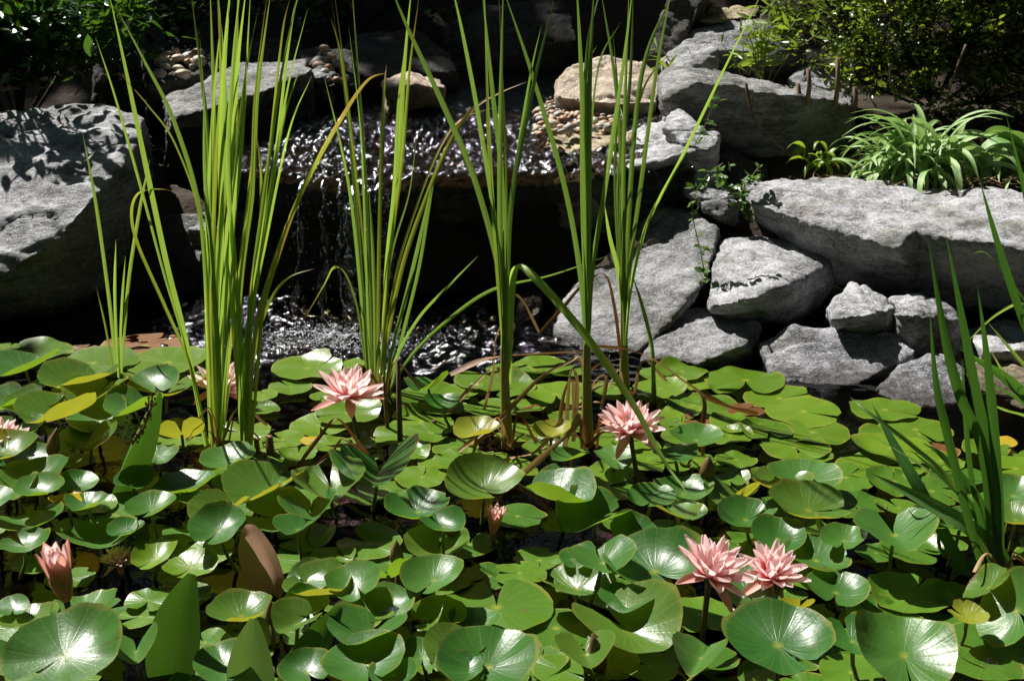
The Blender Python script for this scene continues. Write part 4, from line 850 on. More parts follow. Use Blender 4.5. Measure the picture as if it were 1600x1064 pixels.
cattail(978, 612, 'cattail in front of the wedge boulder with one broad blade leaning right', [
    ([(977, 540), (985, 450), (1010, 350), (1062, 250), (1130, 110), (1195, -20)], .025, 'blade', -.1, 'blade', 1), ([(976, 540), (974, 420), (975, 220), (984, -40)], .022, 'blade_cool', 0, 'blade', 1),
    ([(977, 540), (980, 400), (992, 200), (1012, 80), (1058, -20)], .024, 'blade_cool', .1, 'blade', 1), ([(975, 540), (974, 350), (964, 150), (938, -20)], .021, 'blade_cool', .1, 'blade', 1),
    ([(978, 540), (984, 420), (1000, 300), (1026, 110), (1052, -30)], .021, 'blade_cool', -.05, 'blade', 1), ([(975, 540), (968, 440), (952, 370), (944, 318)], .024, 'blade', -.05, 'blade', 1), ([(976, 540), (970, 300), (985, 120), (990, -20)], .019, 'blade_cool', .15, 'blade', 1)],
    [(976, 616), (975, 540), (974, 450), (975, 330)], .0155)
e = clump('reed_shoot', 1023, 628, 'thin single reed shoot right of the rearmost cattail', 'reed', [([(1023, 600), (1018, 540), (1004, 480), (988, 430)], .02, 'blade_cool', 0, 'blade', 1)])
stalk(e, [(1022, 636), (1021, 590), (1018, 545)], (.009, .002), 'sheath', atz(1023, 628).y)
# dark iris fan on the right
IB = 'blade_dark'
clump('iris_clump', 1572, 915, 'dark green sword-leaved iris clump with low blades sprawling left', 'iris', [
    ([(1562, 905), (1552, 760), (1520, 600), (1498, 480), (1476, 358)], .029, IB, .05), ([(1556, 905), (1540, 720), (1502, 620), (1478, 530), (1450, 372)], .023, IB, -.02),
    ([(1566, 905), (1556, 760), (1544, 600), (1527, 445)], .027, IB, .04), ([(1560, 905), (1520, 760), (1507, 640), (1503, 560)], .012, IB, 0), ([(1552, 905), (1510, 800), (1480, 680), (1462, 600), (1452, 480)], .018, IB, .06),
    ([(1590, 920), (1530, 838), (1460, 792), (1362, 740)], .036, 'pick_pale', .05, 'blade', 1, .25), ([(1584, 918), (1500, 770), (1430, 700), (1350, 640), (1328, 620)], .017, 'blade_cool', .18),
    ([(1530, 945), (1500, 880), (1440, 770), (1400, 700), (1363, 632)], .026, 'blade_dark', .22), ([(1575, 915), (1520, 800), (1450, 735), (1356, 676)], .014, 'blade_cool', .15), ([(1600, 930), (1560, 850), (1500, 770), (1420, 700)], .016, IB, .1),
    ([(1570, 910), (1540, 800), (1480, 720), (1440, 690)], .014, IB, .05)])
clump('iris_clump', 1690, 720, 'iris clump leaning in over the yellowish boulder', 'iris', [
    ([(1690, 720), (1620, 560), (1570, 420), (1530, 280)], .026, IB, .0), ([(1700, 720), (1640, 500), (1605, 330), (1572, 180)], .03, IB, -.05), ([(1690, 720), (1640, 620), (1590, 560), (1540, 500)], .026, 'blade', -.05),
    ([(1690, 720), (1620, 640), (1570, 590), (1500, 545)], .028, IB, -.1), ([(1700, 720), (1630, 640), (1580, 600), (1546, 545)], .02, 'blade', 0), ([(1690, 730), (1640, 660), (1590, 620), (1530, 590)], .024, IB, 0),
    ([(1690, 720), (1640, 540), (1600, 470), (1545, 400), (1520, 395)], .016, 'blade_cool', .1), ([(1690, 720), (1620, 660), (1570, 640), (1545, 630)], .018, 'blade_cool', -.05), ([(1700, 720), (1660, 560), (1610, 480), (1560, 490), (1500, 545)], .016, 'blade', .05)])

# dead stalks and blades
def dead(pts, wd, mat, label, Y=None, lean=0.0, grp=None, flat=True):
    b = atz(*pts[0], 0.012) if Y is None else at(*pts[0], Y)
    y0 = b.y; n = len(pts); r = random.Random(pts[0][0] * 3 + pts[0][1])
    P = [at(px, py, y0 + lean * i / (n - 1)) - b for i, (px, py) in enumerate(pts)]
    V, F, UV = ribbon_mesh(P, wd, 36, r.uniform(-.6, .6), r.uniform(-1.5, 1.5), .35, dry_prof)
    o = mesh_obj('withered_reed', V, F, M[mat], uvs=UV, loc=b); tag(o, label, 'dead leaf', grp)
dead([(704, 586), (760, 562), (830, 554), (915, 551)], .022, 'blade_rot', 'rust-brown rotten blade lying behind the cattail stems', lean=.12)
dead([(716, 706), (780, 655), (842, 592), (888, 566), (906, 560), (916, 610)], .013, 'blade_dry', 'long tan bent stalk crossing in front of the leftmost cattail', lean=.15)
dead([(1098, 712), (1098, 660), (1098, 620), (1060, 590), (1020, 562), (980, 547), (935, 542)], .013, 'blade_rot', 'brown kinked stalk arching right of the flower among the cattails', lean=.2)
dead([(1100, 618), (1140, 636), (1184, 648)], .016, 'blade_rot', 'rusty blade end drooping onto the pads by the boulders', Y=atz(1098, 712).y + .1)
dead([(700, 645), (740, 602), (779, 576), (786, 640)], .012, 'blade_dry', 'tan folded blade leaning on the leftmost cattail', lean=.1)
dead([(765, 728), (800, 716), (840, 704), (880, 654)], .013, 'blade_dry', 'pale twisted dry blade lying at the cattail feet', lean=.1)
dead([(812, 744), (862, 700), (895, 670), (906, 648)], .017, 'blade_dry', 'tan dry blade pointing up between two cattail stems', lean=.04)
dead([(884, 700), (886, 640), (892, 580), (902, 600), (896, 690)], .011, 'blade_dry', 'thin looped dry blade left of the thick cattail stem')
dead([(872, 690), (880, 620), (895, 595), (898, 680)], .011, 'blade_dry', 'second thin looped dry blade beside the thick cattail stem')
dead([(940, 640), (948, 590), (930, 596), (915, 640)], .012, 'blade_dry', 'short folded dry blade right of the thick cattail stem')
dead([(888, 640), (910, 633), (940, 632), (950, 690)], .012, 'blade_dry', 'flat dry blade bent behind the cattail flower')
dead([(810, 640), (838, 634), (848, 645), (866, 700)], .010, 'blade_dry', 'small kinked dry blade between the cattail stems')
dead([(756, 640), (770, 580), (774, 530), (786, 500)], .010, 'blade_dry', 'loose brown strip peeling from the leftmost cattail')
dead([(843, 520), (820, 475), (806, 460)], .007, 'blade_dry', 'thin dry blade tip hanging below the leaning green blade', Y=3.0, lean=0)
dead([(843, 520), (880, 480), (912, 444), (945, 430), (960, 480), (970, 560)], .009, 'blade_rot', 'brown broken stalk bent across the thick cattail stem', Y=3.0, lean=.1)
dead([(464, 730), (500, 682), (527, 655), (560, 692), (578, 716)], .010, 'blade_rot', 'dark bent stalk like an upturned V below the open flower', lean=.05)
dead([(494, 726), (520, 704), (537, 688), (580, 716)], .009, 'blade_rot', 'smaller dark bent stalk beside the upturned V stalk', lean=.03)
low_dry(345, 692, 5, 'short dry blade bent over at the tall reed clump foot', 1); low_dry(592, 614, 5, 'short dry blade bent over at the foot of the reeds before the falls', 2)
low_dry(792, 700, 6, 'short dry blade fallen at the leftmost cattail foot', 3); low_dry(920, 698, 7, 'short dry blade fallen at the thick-stemmed cattail foot', 4); low_dry(980, 614, 4, 'short dry blade fallen at the rearmost cattail foot', 5); low_dry(1560, 915, 4, 'short dry blade bent over at the iris foot', 6)
def stub(px, py, h, r, label, lean=0):
    b = atz(px, py, -.05); V, F = tube([Vector((0, 0, 0)), Vector((lean * .5, .005, h * .5)), Vector((lean, 0, h))], [r, r * .9, r * .7], 8)
    o = mesh_obj('dead_stalk', V, F, M['twig'] if 'tan' in label else M['budbrown'], loc=b); tag(o, label, 'dead stalk')
stub(626, 718, .27, .0075, 'straight cut brown stalk standing right of the open flower')
stub(608, 700, .20, .006, 'short cut stalk behind the straight brown stalk', -.01)
stub(404, 738, .09, .009, 'stubby brown stalk beside the tall reeds')
stub(424, 740, .10, .013, 'thick stubby brown stalk right of the tall reeds')
stub(340, 690, .08, .006, 'tan cut stub at the reed foot')
stub(676, 690, .06, .008, 'dark stub standing among the flat pads', .005)
# lance-shaped leaves
def lance(pts, wd, mat, label, Y, lean=0, fold=.3, phi=0.0, grp=None):
    b = at(*pts[0], Y); root = Vector((b.x, b.y, min(b.z, -.05))); e = empty('lance_leaf_plant', root, label, 'leaf', grp)
    n = len(pts); P = [at(px, py, Y + lean * i / (n - 1)) - root for i, (px, py) in enumerate(pts)]
    V, F, UV = ribbon_mesh(P, wd, 30, phi, .15, fold, lance_prof); mesh_obj('leaf_blade', V, F, M[mat], e, uvs=UV)
    tv, tf = tube([Vector((0, 0, 0)), P[0] * .5, P[0] + (P[1] - P[0]) * .15], [.006, .006, .004]); mesh_obj('stem', tv, tf, M['stem'], e)
lance([(266, 1085), (270, 1030), (280, 960), (300, 896)], .092, 'pick', 'dark green upright lance-shaped leaf below the half-open bud', 1.95, .03, .25)
lance([(396, 1130), (393, 1080), (392, 1020), (396, 966)], .082, 'pick_pale', 'pale upright lance-shaped leaf with parallel veins', 1.88, .03, .2)
lance([(440, 1085), (470, 1035), (505, 985), (533, 948)], .055, 'pick', 'narrow lance-shaped leaf leaning right beside the pale one', 1.92, .05, .3)
lance([(530, 1100), (545, 1060), (562, 1042), (572, 1026)], .04, 'pick', 'small dark lance-shaped leaf low beside the leaning one', 1.95, .02, .3)
lance([(170, 790), (190, 730), (218, 665), (247, 612)], .088, 'pick', 'folded dark lance-shaped leaf with a withered flower spike', 2.7, .05, .9, 1.0)
lance([(424, 935), (424, 905), (412, 868), (396, 838), (382, 822)], .088, 'leaf_pink', 'pink-backed pad standing upright with branching veins', 2.24, .03, .55, -.35)
def spike():
    P = [atz(206, 694, .16), atz(222, 672, .19), atz(232, 648, .22), atz(238, 620, .25), atz(236, 612, .26)]
    b = P[0].copy(); V, F = tube([p - b for p in P], [.003, .004, .004, .002, .001], 6); r = random.Random(4)
    for i in range(70):
        t = r.random() * 3.2; k = int(t); c = P[k].lerp(P[k + 1], t - k) - b + Vector((r.gauss(0, .004), r.gauss(0, .004), r.gauss(0, .004))); n = len(V)
        for d in ((1, 0, 0), (-.5, .8, 0), (-.5, -.8, 0), (0, 0, 1.4), (0, 0, -1.4)): V.append(c + Vector(d) * r.uniform(.002, .0045))
        for a, b2 in ((0, 1), (1, 2), (2, 0)): F.append((n + a, n + b2, n + 3)); F.append((n + b2, n + a, n + 4))
    o = mesh_obj('withered_spike', V, F, M['budbrown'], loc=b, smooth=False); tag(o, 'brown shrivelled flower spike hanging on the folded lance leaf', 'flower spike')
spike()

# ------------------------------------------------------------------ water lilies
def petal_mesh(name, L, Wd, cupx, mat, curve=.35):
    V, F, UV = [], [], []; n = 10
    for i in range(n + 1):
        v = i / n; wd = Wd * (math.sin(math.pi * min(1, v * .86 + .10)) ** .85) * (1 - .25 * v) if v < .995 else .0006
        for j in range(5):
            s = j / 4 * 2 - 1
            V.append((L * v, s * wd * .5, curve * L * v * v * .5 + cupx * Wd * (s * s) * (.25 + .5 * math.sin(math.pi * v)) * .6)); UV.append((j / 4, v))
    for i in range(n):
        for j in range(4):
            k = i * 5 + j; F.append((k, k + 5, k + 6, k + 1))
    me = bpy.data.meshes.new(name); me.from_pydata(V, [], F); uv = me.uv_layers.new(name='UVMap')
    li = [l.vertex_index for l in me.loops]
    for i, l in enumerate(li): uv.data[i].uv = UV[l]
    me.polygons.foreach_set('use_smooth', [True] * len(me.polygons)); me.materials.append(M[mat]); return me
PET = [petal_mesh('petal', 1, .37, .8, 'petal'), petal_mesh('petal', 1, .33, 1.0, 'petal', .5), petal_mesh('petal', 1, .41, .7, 'petal', .2)]
SEP = petal_mesh('sepal', 1, .36, .6, 'sepal', .1)
def lily(px, py, dia, z, label, tilt=(0, 0), stem_to=None, opening=1.0, name='water_lily', rotz=None):
    c = atz(px, py, z); R = dia * mpp(c) * .5; r = random.Random(px * 5 + py)
    sb = atz(*stem_to, 0.0) if stem_to else Vector((c.x + .01, c.y + .02, 0)); root = Vector((sb.x, sb.y, -.1))
    e = empty(name, root, label, 'flower')
    T = Matrix.Rotation(tilt[0], 3, 'X') @ Matrix.Rotation(tilt[1], 3, 'Y')
    def put(me, nm, ang, elev, L, off, roll=0):
        o = bpy.data.objects.new(nm, me); COL.objects.link(o); o.parent = e
        m = T @ Matrix.Rotation(ang, 3, 'Z') @ Matrix.Rotation(-elev, 3, 'Y') @ Matrix.Rotation(roll, 3, 'X')
        pos = T @ (Matrix.Rotation(ang, 3, 'Z') @ Vector((off, 0, 0)))
        m4 = m.to_4x4(); m4.translation = c - root + pos
        o.matrix_local = m4 @ Matrix.Scale(L, 4)
    a0 = r.uniform(0, 6.3) if rotz is None else rotz
    if opening > .5:
        for k in range(4): put(SEP, 'sepal', a0 + k * math.pi / 2 + r.uniform(-.2, .2), R_(r.uniform(-38, 2)), R * r.uniform(.92, 1.05), .08 * R)
        for ring, (n, el, L) in enumerate(((8, 12, 1.0), (8, 26, .98), (8, 42, .92), (7, 57, .84), (6, 70, .72))):
            for k in range(n):
                put(r.choice(PET), 'petal', a0 + (k + .5 * ring + r.uniform(-.18, .18)) * 2 * math.pi / n, R_(el + r.uniform(-7, 7)), R * L * r.uniform(.92, 1.06), R * (.12 - .018 * ring), r.uniform(-.15, .15))
        V, F = [], []
        for k in range(46):
            a, q = r.uniform(0, 6.3), r.uniform(.02, .15) * R; d = Vector((math.cos(a) * q, math.sin(a) * q, 0)); t = d * 1.5 + Vector((0, 0, R * r.uniform(.3, .48)))
            tv, tf = tube([T @ d, T @ (d.lerp(t, .6)), T @ t], [.0018, .0018, .0008], 4); n = len(V); V += tv; F += [tuple(i + n for i in f) for f in tf]
        mesh_obj('stamens', V, F, M['stamen'], e, loc=c - root)
    else:
        for ring, (n, el, L) in enumerate(((4, 72, 1.0), (5, 76, .98), (5, 82, .92), (4, 87, .8))):
            for k in range(n): put(SEP if ring == 0 else PET[2], 'sepal' if ring == 0 else 'petal', a0 + (k + .5 * ring) * 2 * math.pi / n, R_(el + r.uniform(-3, 3)), R * L * 2.6, R * .16, 0)
    top = c - root; V, F = tube([Vector((0, 0, 0)), Vector((top.x * .35, top.y * .35, top.z * .5)), top * .85, top], [.006, .006, .0055, .0065], 8); mesh_obj('stem', V, F, M['stem_dark'], e)
    return e
lily(545, 622, 112, .115, 'open pink water lily held above the pads before the falls', (.10, .05), (568, 690))
lily(985, 675, 110, .12, 'pink water lily with drooping outer petals among the cattails', (.18, -.05), (1003, 760))
lily(342, 607, 92, .06, 'pink water lily half hidden behind the tall reeds', (.1, .15))
lily(0, 692, 84, .10, 'pink water lily with spread petals beside the big glossy pad', (.1, .3))
lily(1108, 900, 132, .13, 'tall pink water lily with a drooping petal touching the large dished pad', (.12, .35), (1094, 1000))
lily(1205, 902, 112, .10, 'wide-open pink water lily right beside the taller one', (.22, .1), (1190, 960))
lily(104, 938, 76, .08, 'half-open pink water lily bud shaped like a cup', (.05, -.12), (120, 985), 0.3)
lily(186, 880, 58, .035, 'pink water lily tucked low behind the pale folded pads', (.15, 0))
lily(770, 834, 40, .04, 'small closed pink bud below the cupped glossy pad', (.1, .15), None, .3)
def bud(px, py, h, r_, label, z=.06, lean=0.0):
    c = atz(px, py, z); root = Vector((c.x, c.y, -.08)); e = empty('lily_bud', root, label, 'flower bud')
    zz = c.z + .08; P = [Vector((lean * t * h, 0, zz + h * t)) for t in (0, .12, .3, .55, .8, 1)]
    V, F = tube(P, [r_ * .4, r_ * .8, r_, r_ * .85, r_ * .45, r_ * .05], 10); mesh_obj('bud', V, F, M['budbrown'], e)
    V, F = tube([Vector((0, 0, 0)), Vector((0, 0, zz + .01))], [.005, .005], 7); mesh_obj('stem', V, F, M['stem_dark'], e)
bud(620, 882, .055, .014, 'brown pointed lily bud between backlit pads')
bud(1105, 750, .06, .019, 'brown fading lily bud at the foot of the kinked stalk')
bud(707, 838, .045, .014, 'dark pointed bud left of the small closed pink bud')
bud(80, 712, .07, .016, 'green-brown drooping bud beside the bright backlit folded pad', .08, .3)
bud(938, 1050, .075, .016, 'dark curled bud in front of the trough-shaped pad', .05, -.2)
bud(425, 975, .05, .012, 'brown bud tip below the pink-backed pad', .05)

# ------------------------------------------------------------------ shrubs and bank plants
def leaf_template(kind):
    """half-folded pointed leaf lying along +x, unit length: verts, faces"""
    a = {'broad': .42, 'small': .55, 'lance': .20}[kind]
    xs = (0, .22, .5, .78, 1.0); ws = (.05, .78, 1.0, .66, .03); V, F = [], []
    for x, q in zip(xs, ws):
        z = -.12 * (x - .4) ** 2
        V += [(x, -a * q * .5, z + .10 * a * q), (x, 0, z), (x, a * q * .5, z + .10 * a * q)]
    for i in range(4):
        k = i * 3; F += [(k, k + 1, k + 4, k + 3), (k + 1, k + 2, k + 5, k + 4)]
    return np.array(V), F
def rand_rot(r, up=.5):
    d = Vector((r.gauss(0, 1), r.gauss(0, 1), r.gauss(0, .55) + up * .3)).normalized()
    q = Vector((1, 0, 0)).rotation_difference(d); return (Quaternion(d, r.uniform(-.9, .9)) @ q).to_matrix()
def leaves_mesh(name, places, kind, mat, parent, seed, up=.5, stuff=True, simple=False):
    """places: (x,y,z,length)"""
    r = random.Random(seed); T, TF = leaf_template(kind)
    if simple: T = T[[0, 6, 7, 8, 13]]; TF = [(0, 2, 1), (0, 3, 2), (1, 2, 4), (2, 3, 4)]
    n = len(T); V = np.zeros((len(places) * n, 3)); F = []; UV = np.zeros((len(places) * n, 2))
    for i, p in enumerate(places):
        m = np.array(rand_rot(r, up)); V[i * n:(i + 1) * n] = (T * p[3]) @ m.T + np.array(p[:3]); UV[i * n:(i + 1) * n, 1] = T[:, 0]; UV[i * n:(i + 1) * n, 0] = .5
        F += [tuple(k + i * n for k in f) for f in TF]
    o = mesh_obj(name, V, F, M[mat], parent, uvs=UV)
    if stuff: o['kind'] = 'stuff'
    return o
def shrub(name, base, blobs, n, length, kind, mat, label, cat='shrub', seed=1, nleaf=0, wood='bark', front=None, group=None):
    """blobs: centre + radii of leaf masses; stems run from the base to each of them"""
    r = random.Random(seed); e = empty(name, base, label, cat, group); pl = []
    tot = sum(b[3] * b[4] * b[5] for b in blobs) ** 1.0
    V, F = [], []
    for b in blobs:
        c = Vector(b[:3]) - base; k = int(n * b[3] * b[4] * b[5] / tot)
        ncl = max(5, k // 14)
        for _ in range(ncl):
            d = Vector((r.gauss(0, 1), r.gauss(0, 1), r.gauss(0, 1))).normalized() * r.random() ** .45
            cc = c + Vector((d.x * b[3], d.y * b[4], d.z * b[5]))
            tv, tf = tube([c * .15, c * .6 + cc * .05, cc.lerp(c, .35), cc], [.006, .005, .003, .0015], 5); q = len(V); V += tv; F += [tuple(i + q for i in f) for f in tf]
            for _ in range(k // ncl):
                pl.append((cc.x + r.gauss(0, length * .9), cc.y + r.gauss(0, length * .9), cc.z + r.gauss(0, length * .8), length * r.uniform(.6, 1.25)))
    mesh_obj('stems', V, F, M[wood], e)
    if nleaf:
        # the leaves large enough to pick out are objects of their own
        pl.sort(key=front); own, pl = pl[:nleaf], pl[nleaf:]
        T, TF = leaf_template(kind); me = bpy.data.meshes.new('leaf'); me.from_pydata([tuple(t) for t in T], [], TF)
        uv = me.uv_layers.new(name='UVMap')
        for i, l in enumerate(me.loops): uv.data[i].uv = (.5, T[l.vertex_index][0])
        me.polygons.foreach_set('use_smooth', [True] * len(me.polygons)); me.materials.append(M[mat])
        for p in own:
            o = bpy.data.objects.new('leaf', me); COL.objects.link(o); o.parent = e
            m = rand_rot(r).to_4x4(); m.translation = Vector(p[:3]); o.matrix_local = m @ Matrix.Scale(p[3], 4)
    if pl: leaves_mesh('foliage', pl, kind, mat, e, seed + 1)
    return e
def blob(px, py, Y, rx, ry, rz): p = at(px, py, Y); return (p.x, p.y, p.z, rx, ry, rz)
def on_ground(px, py, Y): p = at(px, py, Y); p.z = gz(p.x, p.y) - .02; return p
base = on_ground(20, 100, 5.6)
shrub('glossy_shrub', base, [blob(40, 20, 5.3, .30, .30, .22), blob(100, 60, 5.4, .22, .25, .14), blob(-120, 10, 5.3, .35, .35, .3), blob(-60, 80, 5.2, .2, .2, .12), (-2.0, 4.82, 1.22, .42, .30, .045), blob(20, 90, 5.4, .25, .2, .12), blob(150, 20, 5.6, .22, .25, .14)], 3200, .08, 'broad', 'laurel', 'broad-leaved glossy evergreen shrub above the dappled boulder', seed=3, nleaf=290, front=lambda p: p[1] - .4 * p[0] + p[2] * .3)
base = on_ground(260, 40, 6.4)
shrub('evergreen_shrub', base, [blob(200, 10, 6.0, .3, .3, .16), blob(300, 5, 6.1, .3, .3, .14), blob(420, 0, 6.3, .3, .3, .14), blob(250, -90, 6.3, .6, .4, .3)], 2600, .05, 'broad', 'laurel', 'small-leaved dark evergreen shrub behind the long earthy boulder', seed=5)
base = on_ground(540, 0, 6.9)
shrub('evergreen_shrub', base, [blob(540, -5, 6.7, .32, .3, .13), blob(640, -20, 6.8, .35, .3, .16), blob(500, -120, 7.0, .6, .5, .35)], 2000, .055, 'broad', 'laurel', 'dark shrub with sunlit yellowish sprigs above the shaded slab', seed=6)
base = on_ground(1460, 120, 5.6)
shrub('small_leaved_shrub', base, [blob(1330, 40, 5.35, .26, .25, .17), blob(1420, 60, 5.3, .26, .25, .2), blob(1520, 50, 5.3, .30, .28, .24), blob(1620, 60, 5.3, .3, .3, .26), blob(1300, 110, 5.2, .12, .15, .07), blob(1440, -60, 5.5, .5, .4, .25), blob(1600, -80, 5.5, .5, .4, .3), blob(1290, 5, 5.6, .2, .2, .14), blob(1260, 40, 5.5, .12, .15, .08), blob(1570, 150, 5.2, .25, .2, .14), blob(1450, 130, 5.2, .25, .2, .12), blob(1370, 110, 5.2, .2, .2, .12), blob(1640, 190, 5.1, .2, .2, .12), blob(1500, 180, 5.2, .16, .15, .05)], 15000, .026, 'small', 'box', 'dense small-leaved shrub dappled with sun above the leafy clump', seed=8)
# arching grey-green leaves on the bank
def rosette(px, py, Y, n, L, wd, label, mat='sage', seed=1, spread=1.0):
    b = at(px, py, Y); e = empty('leafy_clump', b, label, 'plant'); r = random.Random(seed)
    meshes = []
    for k in range(7):
        ln = 1.0; bend = r.uniform(.9, 2.0); P = []
        for i in range(6):
            t = i / 5; a = 1.25 - bend * 1.5 * t ** 1.2
            P.append((P[-1] + Vector((math.cos(a), r.uniform(-.08, .08), math.sin(a))) * (ln / 5)) if P else Vector((0, 0, 0)))
        V, F, UV = ribbon_mesh([Vector((v.y, v.x, v.z)) for v in P], wd / L, 14, r.uniform(-.4, .4), r.uniform(-.6, .6), .25, lambda v: max(.04, math.sin(math.pi * (v * .88 + .1)) ** .9))
        o = mesh_obj('leaf', V, F, M[mat], e, uvs=UV); meshes.append(o.data)
        m = Matrix.Rotation(r.uniform(0, 6.3), 4, 'Z'); o.matrix_local = m @ Matrix.Scale(L, 4)
    for k in range(n - 7):
        o = bpy.data.objects.new('leaf', r.choice(meshes)); COL.objects.link(o); o.parent = e
        m = Matrix.Rotation(r.uniform(0, 6.3), 4, 'Z') @ Matrix.Rotation(r.uniform(-.5, .6), 4, 'X') @ Matrix.Rotation(r.uniform(-.3, .3), 4, 'Y'); m.translation = Vector((r.gauss(0, .05 * spread), r.gauss(0, .05 * spread), r.uniform(-.02, .06)))
        o.matrix_local = m @ Matrix.Scale(L * r.uniform(.55, 1.2), 4)
    return e
rosette(1440, 278, 4.66, 190, .33, .025, 'clump of arching grey-green strap leaves on top of the long boulder', seed=2)
rosette(1390, 282, 4.62, 60, .25, .024, 'lower clump of grey-green strap leaves at the left side', seed=12)
rosette(1560, 286, 4.66, 45, .27, .036, 'green leafy clump beside the arching grey-green one', mat='sage', seed=4)
rosette(1610, 250, 4.62, 10, .24, .085, 'plant with broad heart-shaped green leaves behind the long boulder', mat='pick_pale', seed=14)
rosette(1278, 266, 4.7, 22, .13, .022, 'small tuft of narrow green leaves behind the long boulder', mat='weed', seed=6)
# weeds among the upper stones
def weed(px, py, Y, h, n, L, mat, label, seed, kind='lance', cat='weed'):
    b = at(px, py, Y); b.z -= .03; e = empty('leafy_weed', b, label, cat); r = random.Random(seed); V, F, pl = [], [], []
    for k in range(n):
        dx, dy = r.gauss(0, .06), r.gauss(0, .05); hh = h * r.uniform(.5, 1.1)
        P = [Vector((dx * .3, dy * .3, 0)), Vector((dx * .7, dy * .7, hh * .5)), Vector((dx * 1.6, dy * 1.3, hh))]
        tv, tf = tube(P, [.0025, .002, .001], 5); q = len(V); V += tv; F += [tuple(i + q for i in f) for f in tf]
        for i in range(9): t = r.uniform(.2, 1); p = P[0].lerp(P[1], t * 2) if t < .5 else P[1].lerp(P[2], t * 2 - 1); pl.append((p.x, p.y, p.z, L * r.uniform(.6, 1.2)))
    mesh_obj('stems', V, F, M['stem'], e); leaves_mesh('foliage', pl, kind, mat, e, seed + 3)
weed(1190, 118, 5.35, .32, 11, .08, 'weed', 'yellow-green weed with pointed leaves on the angular block', 3)
weed(1165, 105, 5.4, .18, 5, .07, 'weed', 'short weed beside the taller yellow-green one', 13)
weed(1230, 60, 5.7, .30, 16, .08, 'weed', 'leafy weed growing on the sunlit upper boulder', 5)
weed(1035, 108, 5.35, .14, 3, .06, 'weed', 'single weed sprig left of the perched stone', 7)
weed(1215, 205, 5.1, .14, 4, .05, 'ivy', 'sprig in the dark gap below the cut stems', 9)
weed(1345, 450, 3.95, .04, 2, .02, 'weed', 'tiny sprout on the bright wedged stone', 11)
def vine(path, Y, label, seed):
    b = at(*path[0], Y); e = empty('trailing_vine', b, label, 'vine'); r = random.Random(seed)
    P = [at(px, py, Y - .02 * i) - b for i, (px, py) in enumerate(path)]; C = spline(P, 24)
    V, F = tube(C, [.0016] * 25, 5); mesh_obj('stems', V, F, M['stem'], e)
    pl = [(c.x + r.gauss(0, .008), c.y - .01, c.z + r.gauss(0, .008), .028 * r.uniform(.7, 1.3)) for c in C for _ in range(2)]
    leaves_mesh('foliage', pl, 'small', 'ivy', e, seed)
vine([(1130, 255), (1105, 275), (1088, 300), (1082, 335), (1096, 400), (1102, 440)], 3.98, 'thin vine hanging down over the wedge boulder', 2)
vine([(1120, 280), (1140, 290), (1165, 320), (1172, 345)], 4.25, 'vine trailing into the gap beside the long boulder', 3)
vine([(1185, 262), (1168, 285), (1160, 300), (1150, 320)], 4.25, 'short vine hooked over the end of the long boulder', 4)
vine([(1120, 150), (1100, 200), (1085, 230), (1070, 300), (1065, 330)], 4.45, 'dim vine down the dark front of the angular block', 5)
# cut woody stems, twigs
for (px, py, Y, h, lb) in ((1262, 150, 4.85, .13, 'cut brown woody stem standing before the sloping grey stone'), (1306, 155, 4.9, .18, 'taller cut brown woody stem under the shrub'), (1247, 160, 4.9, .10, 'short thin cut stem by the angular block'), (1335, 165, 5.0, .1, 'short cut stub beside the taller woody stem')):
    b = at(px, py, Y); b.z -= .03; V, F = tube([Vector((0, 0, 0)), Vector((.004, 0, h * .5)), Vector((-.004, .005, h))], [.010, .009, .008], 8); o = mesh_obj('cut_stem', V, F, M['twig'], loc=b); tag(o, lb, 'stem')
for (pts, Y, lb) in (([(1165, 130), (1180, 190), (1220, 230), (1245, 250)], 4.72, 'thin brown branch leaning across the dark block front'), ([(1510, 70), (1490, 120), (1478, 165)], 5.0, 'thin twig hanging below the small-leaved shrub'), ([(1390, 100), (1392, 130), (1400, 160)], 5.0, 'short pale twig under the small-leaved shrub')):
    b = at(*pts[0], Y); P = spline([at(*p, Y) - b for p in pts], 10); V, F = tube(P, [.006 - .0003 * i for i in range(11)], 6); o = mesh_obj('branch', V, F, M['twig'], loc=b); tag(o, lb, 'branch')
# fallen leaves under the shrub
T, TF = leaf_template('broad'); lm = bpy.data.meshes.new('dead_leaf'); lm.from_pydata([tuple(t * 1.0) for t in T], [], TF); lm.materials.append(M['litter'])
r = random.Random(21)
for k in range(90):
    px, py = r.uniform(1300, 1620), r.uniform(110, 250)
    p = at(px, py, r.uniform(4.7, 5.5)); p.z = gz(p.x, p.y) + r.uniform(.005, .03)
    o = bpy.data.objects.new('fallen_leaf', lm); COL.objects.link(o); o.location = p; s = r.uniform(.03, .06); o.scale = (s, s, s); o.rotation_euler = (r.uniform(-.8, .8), r.uniform(-.8, .8), r.uniform(0, 6.3))
    tag(o, 'dry brown leaf fallen on the bank beneath the small-leaved shrub', 'dead leaf', 'fallen leaves beneath the shrub')
V, F = [], []
for k in range(420):
    px = r.choice((r.gauss(1300, 25), r.gauss(1540, 40), r.gauss(1420, 60))); p = at(px, r.gauss(286, 5), r.uniform(4.4, 4.56)); a = r.uniform(0, 6.3); L = r.uniform(.02, .06)
    d = Vector((math.cos(a), math.sin(a), r.uniform(-.1, .5))) * L; q = len(V); sd_ = Vector((-math.sin(a), math.cos(a), 0)) * .0012
    V += [p - sd_, p + sd_, p + d]; F.append((q, q + 1, q + 2))
o = mesh_obj('dry_grass', V, F, M['straw'], smooth=False); tag(o, 'dry straw and needles strewn on the back of the long boulder', 'dry grass', kind='stuff')

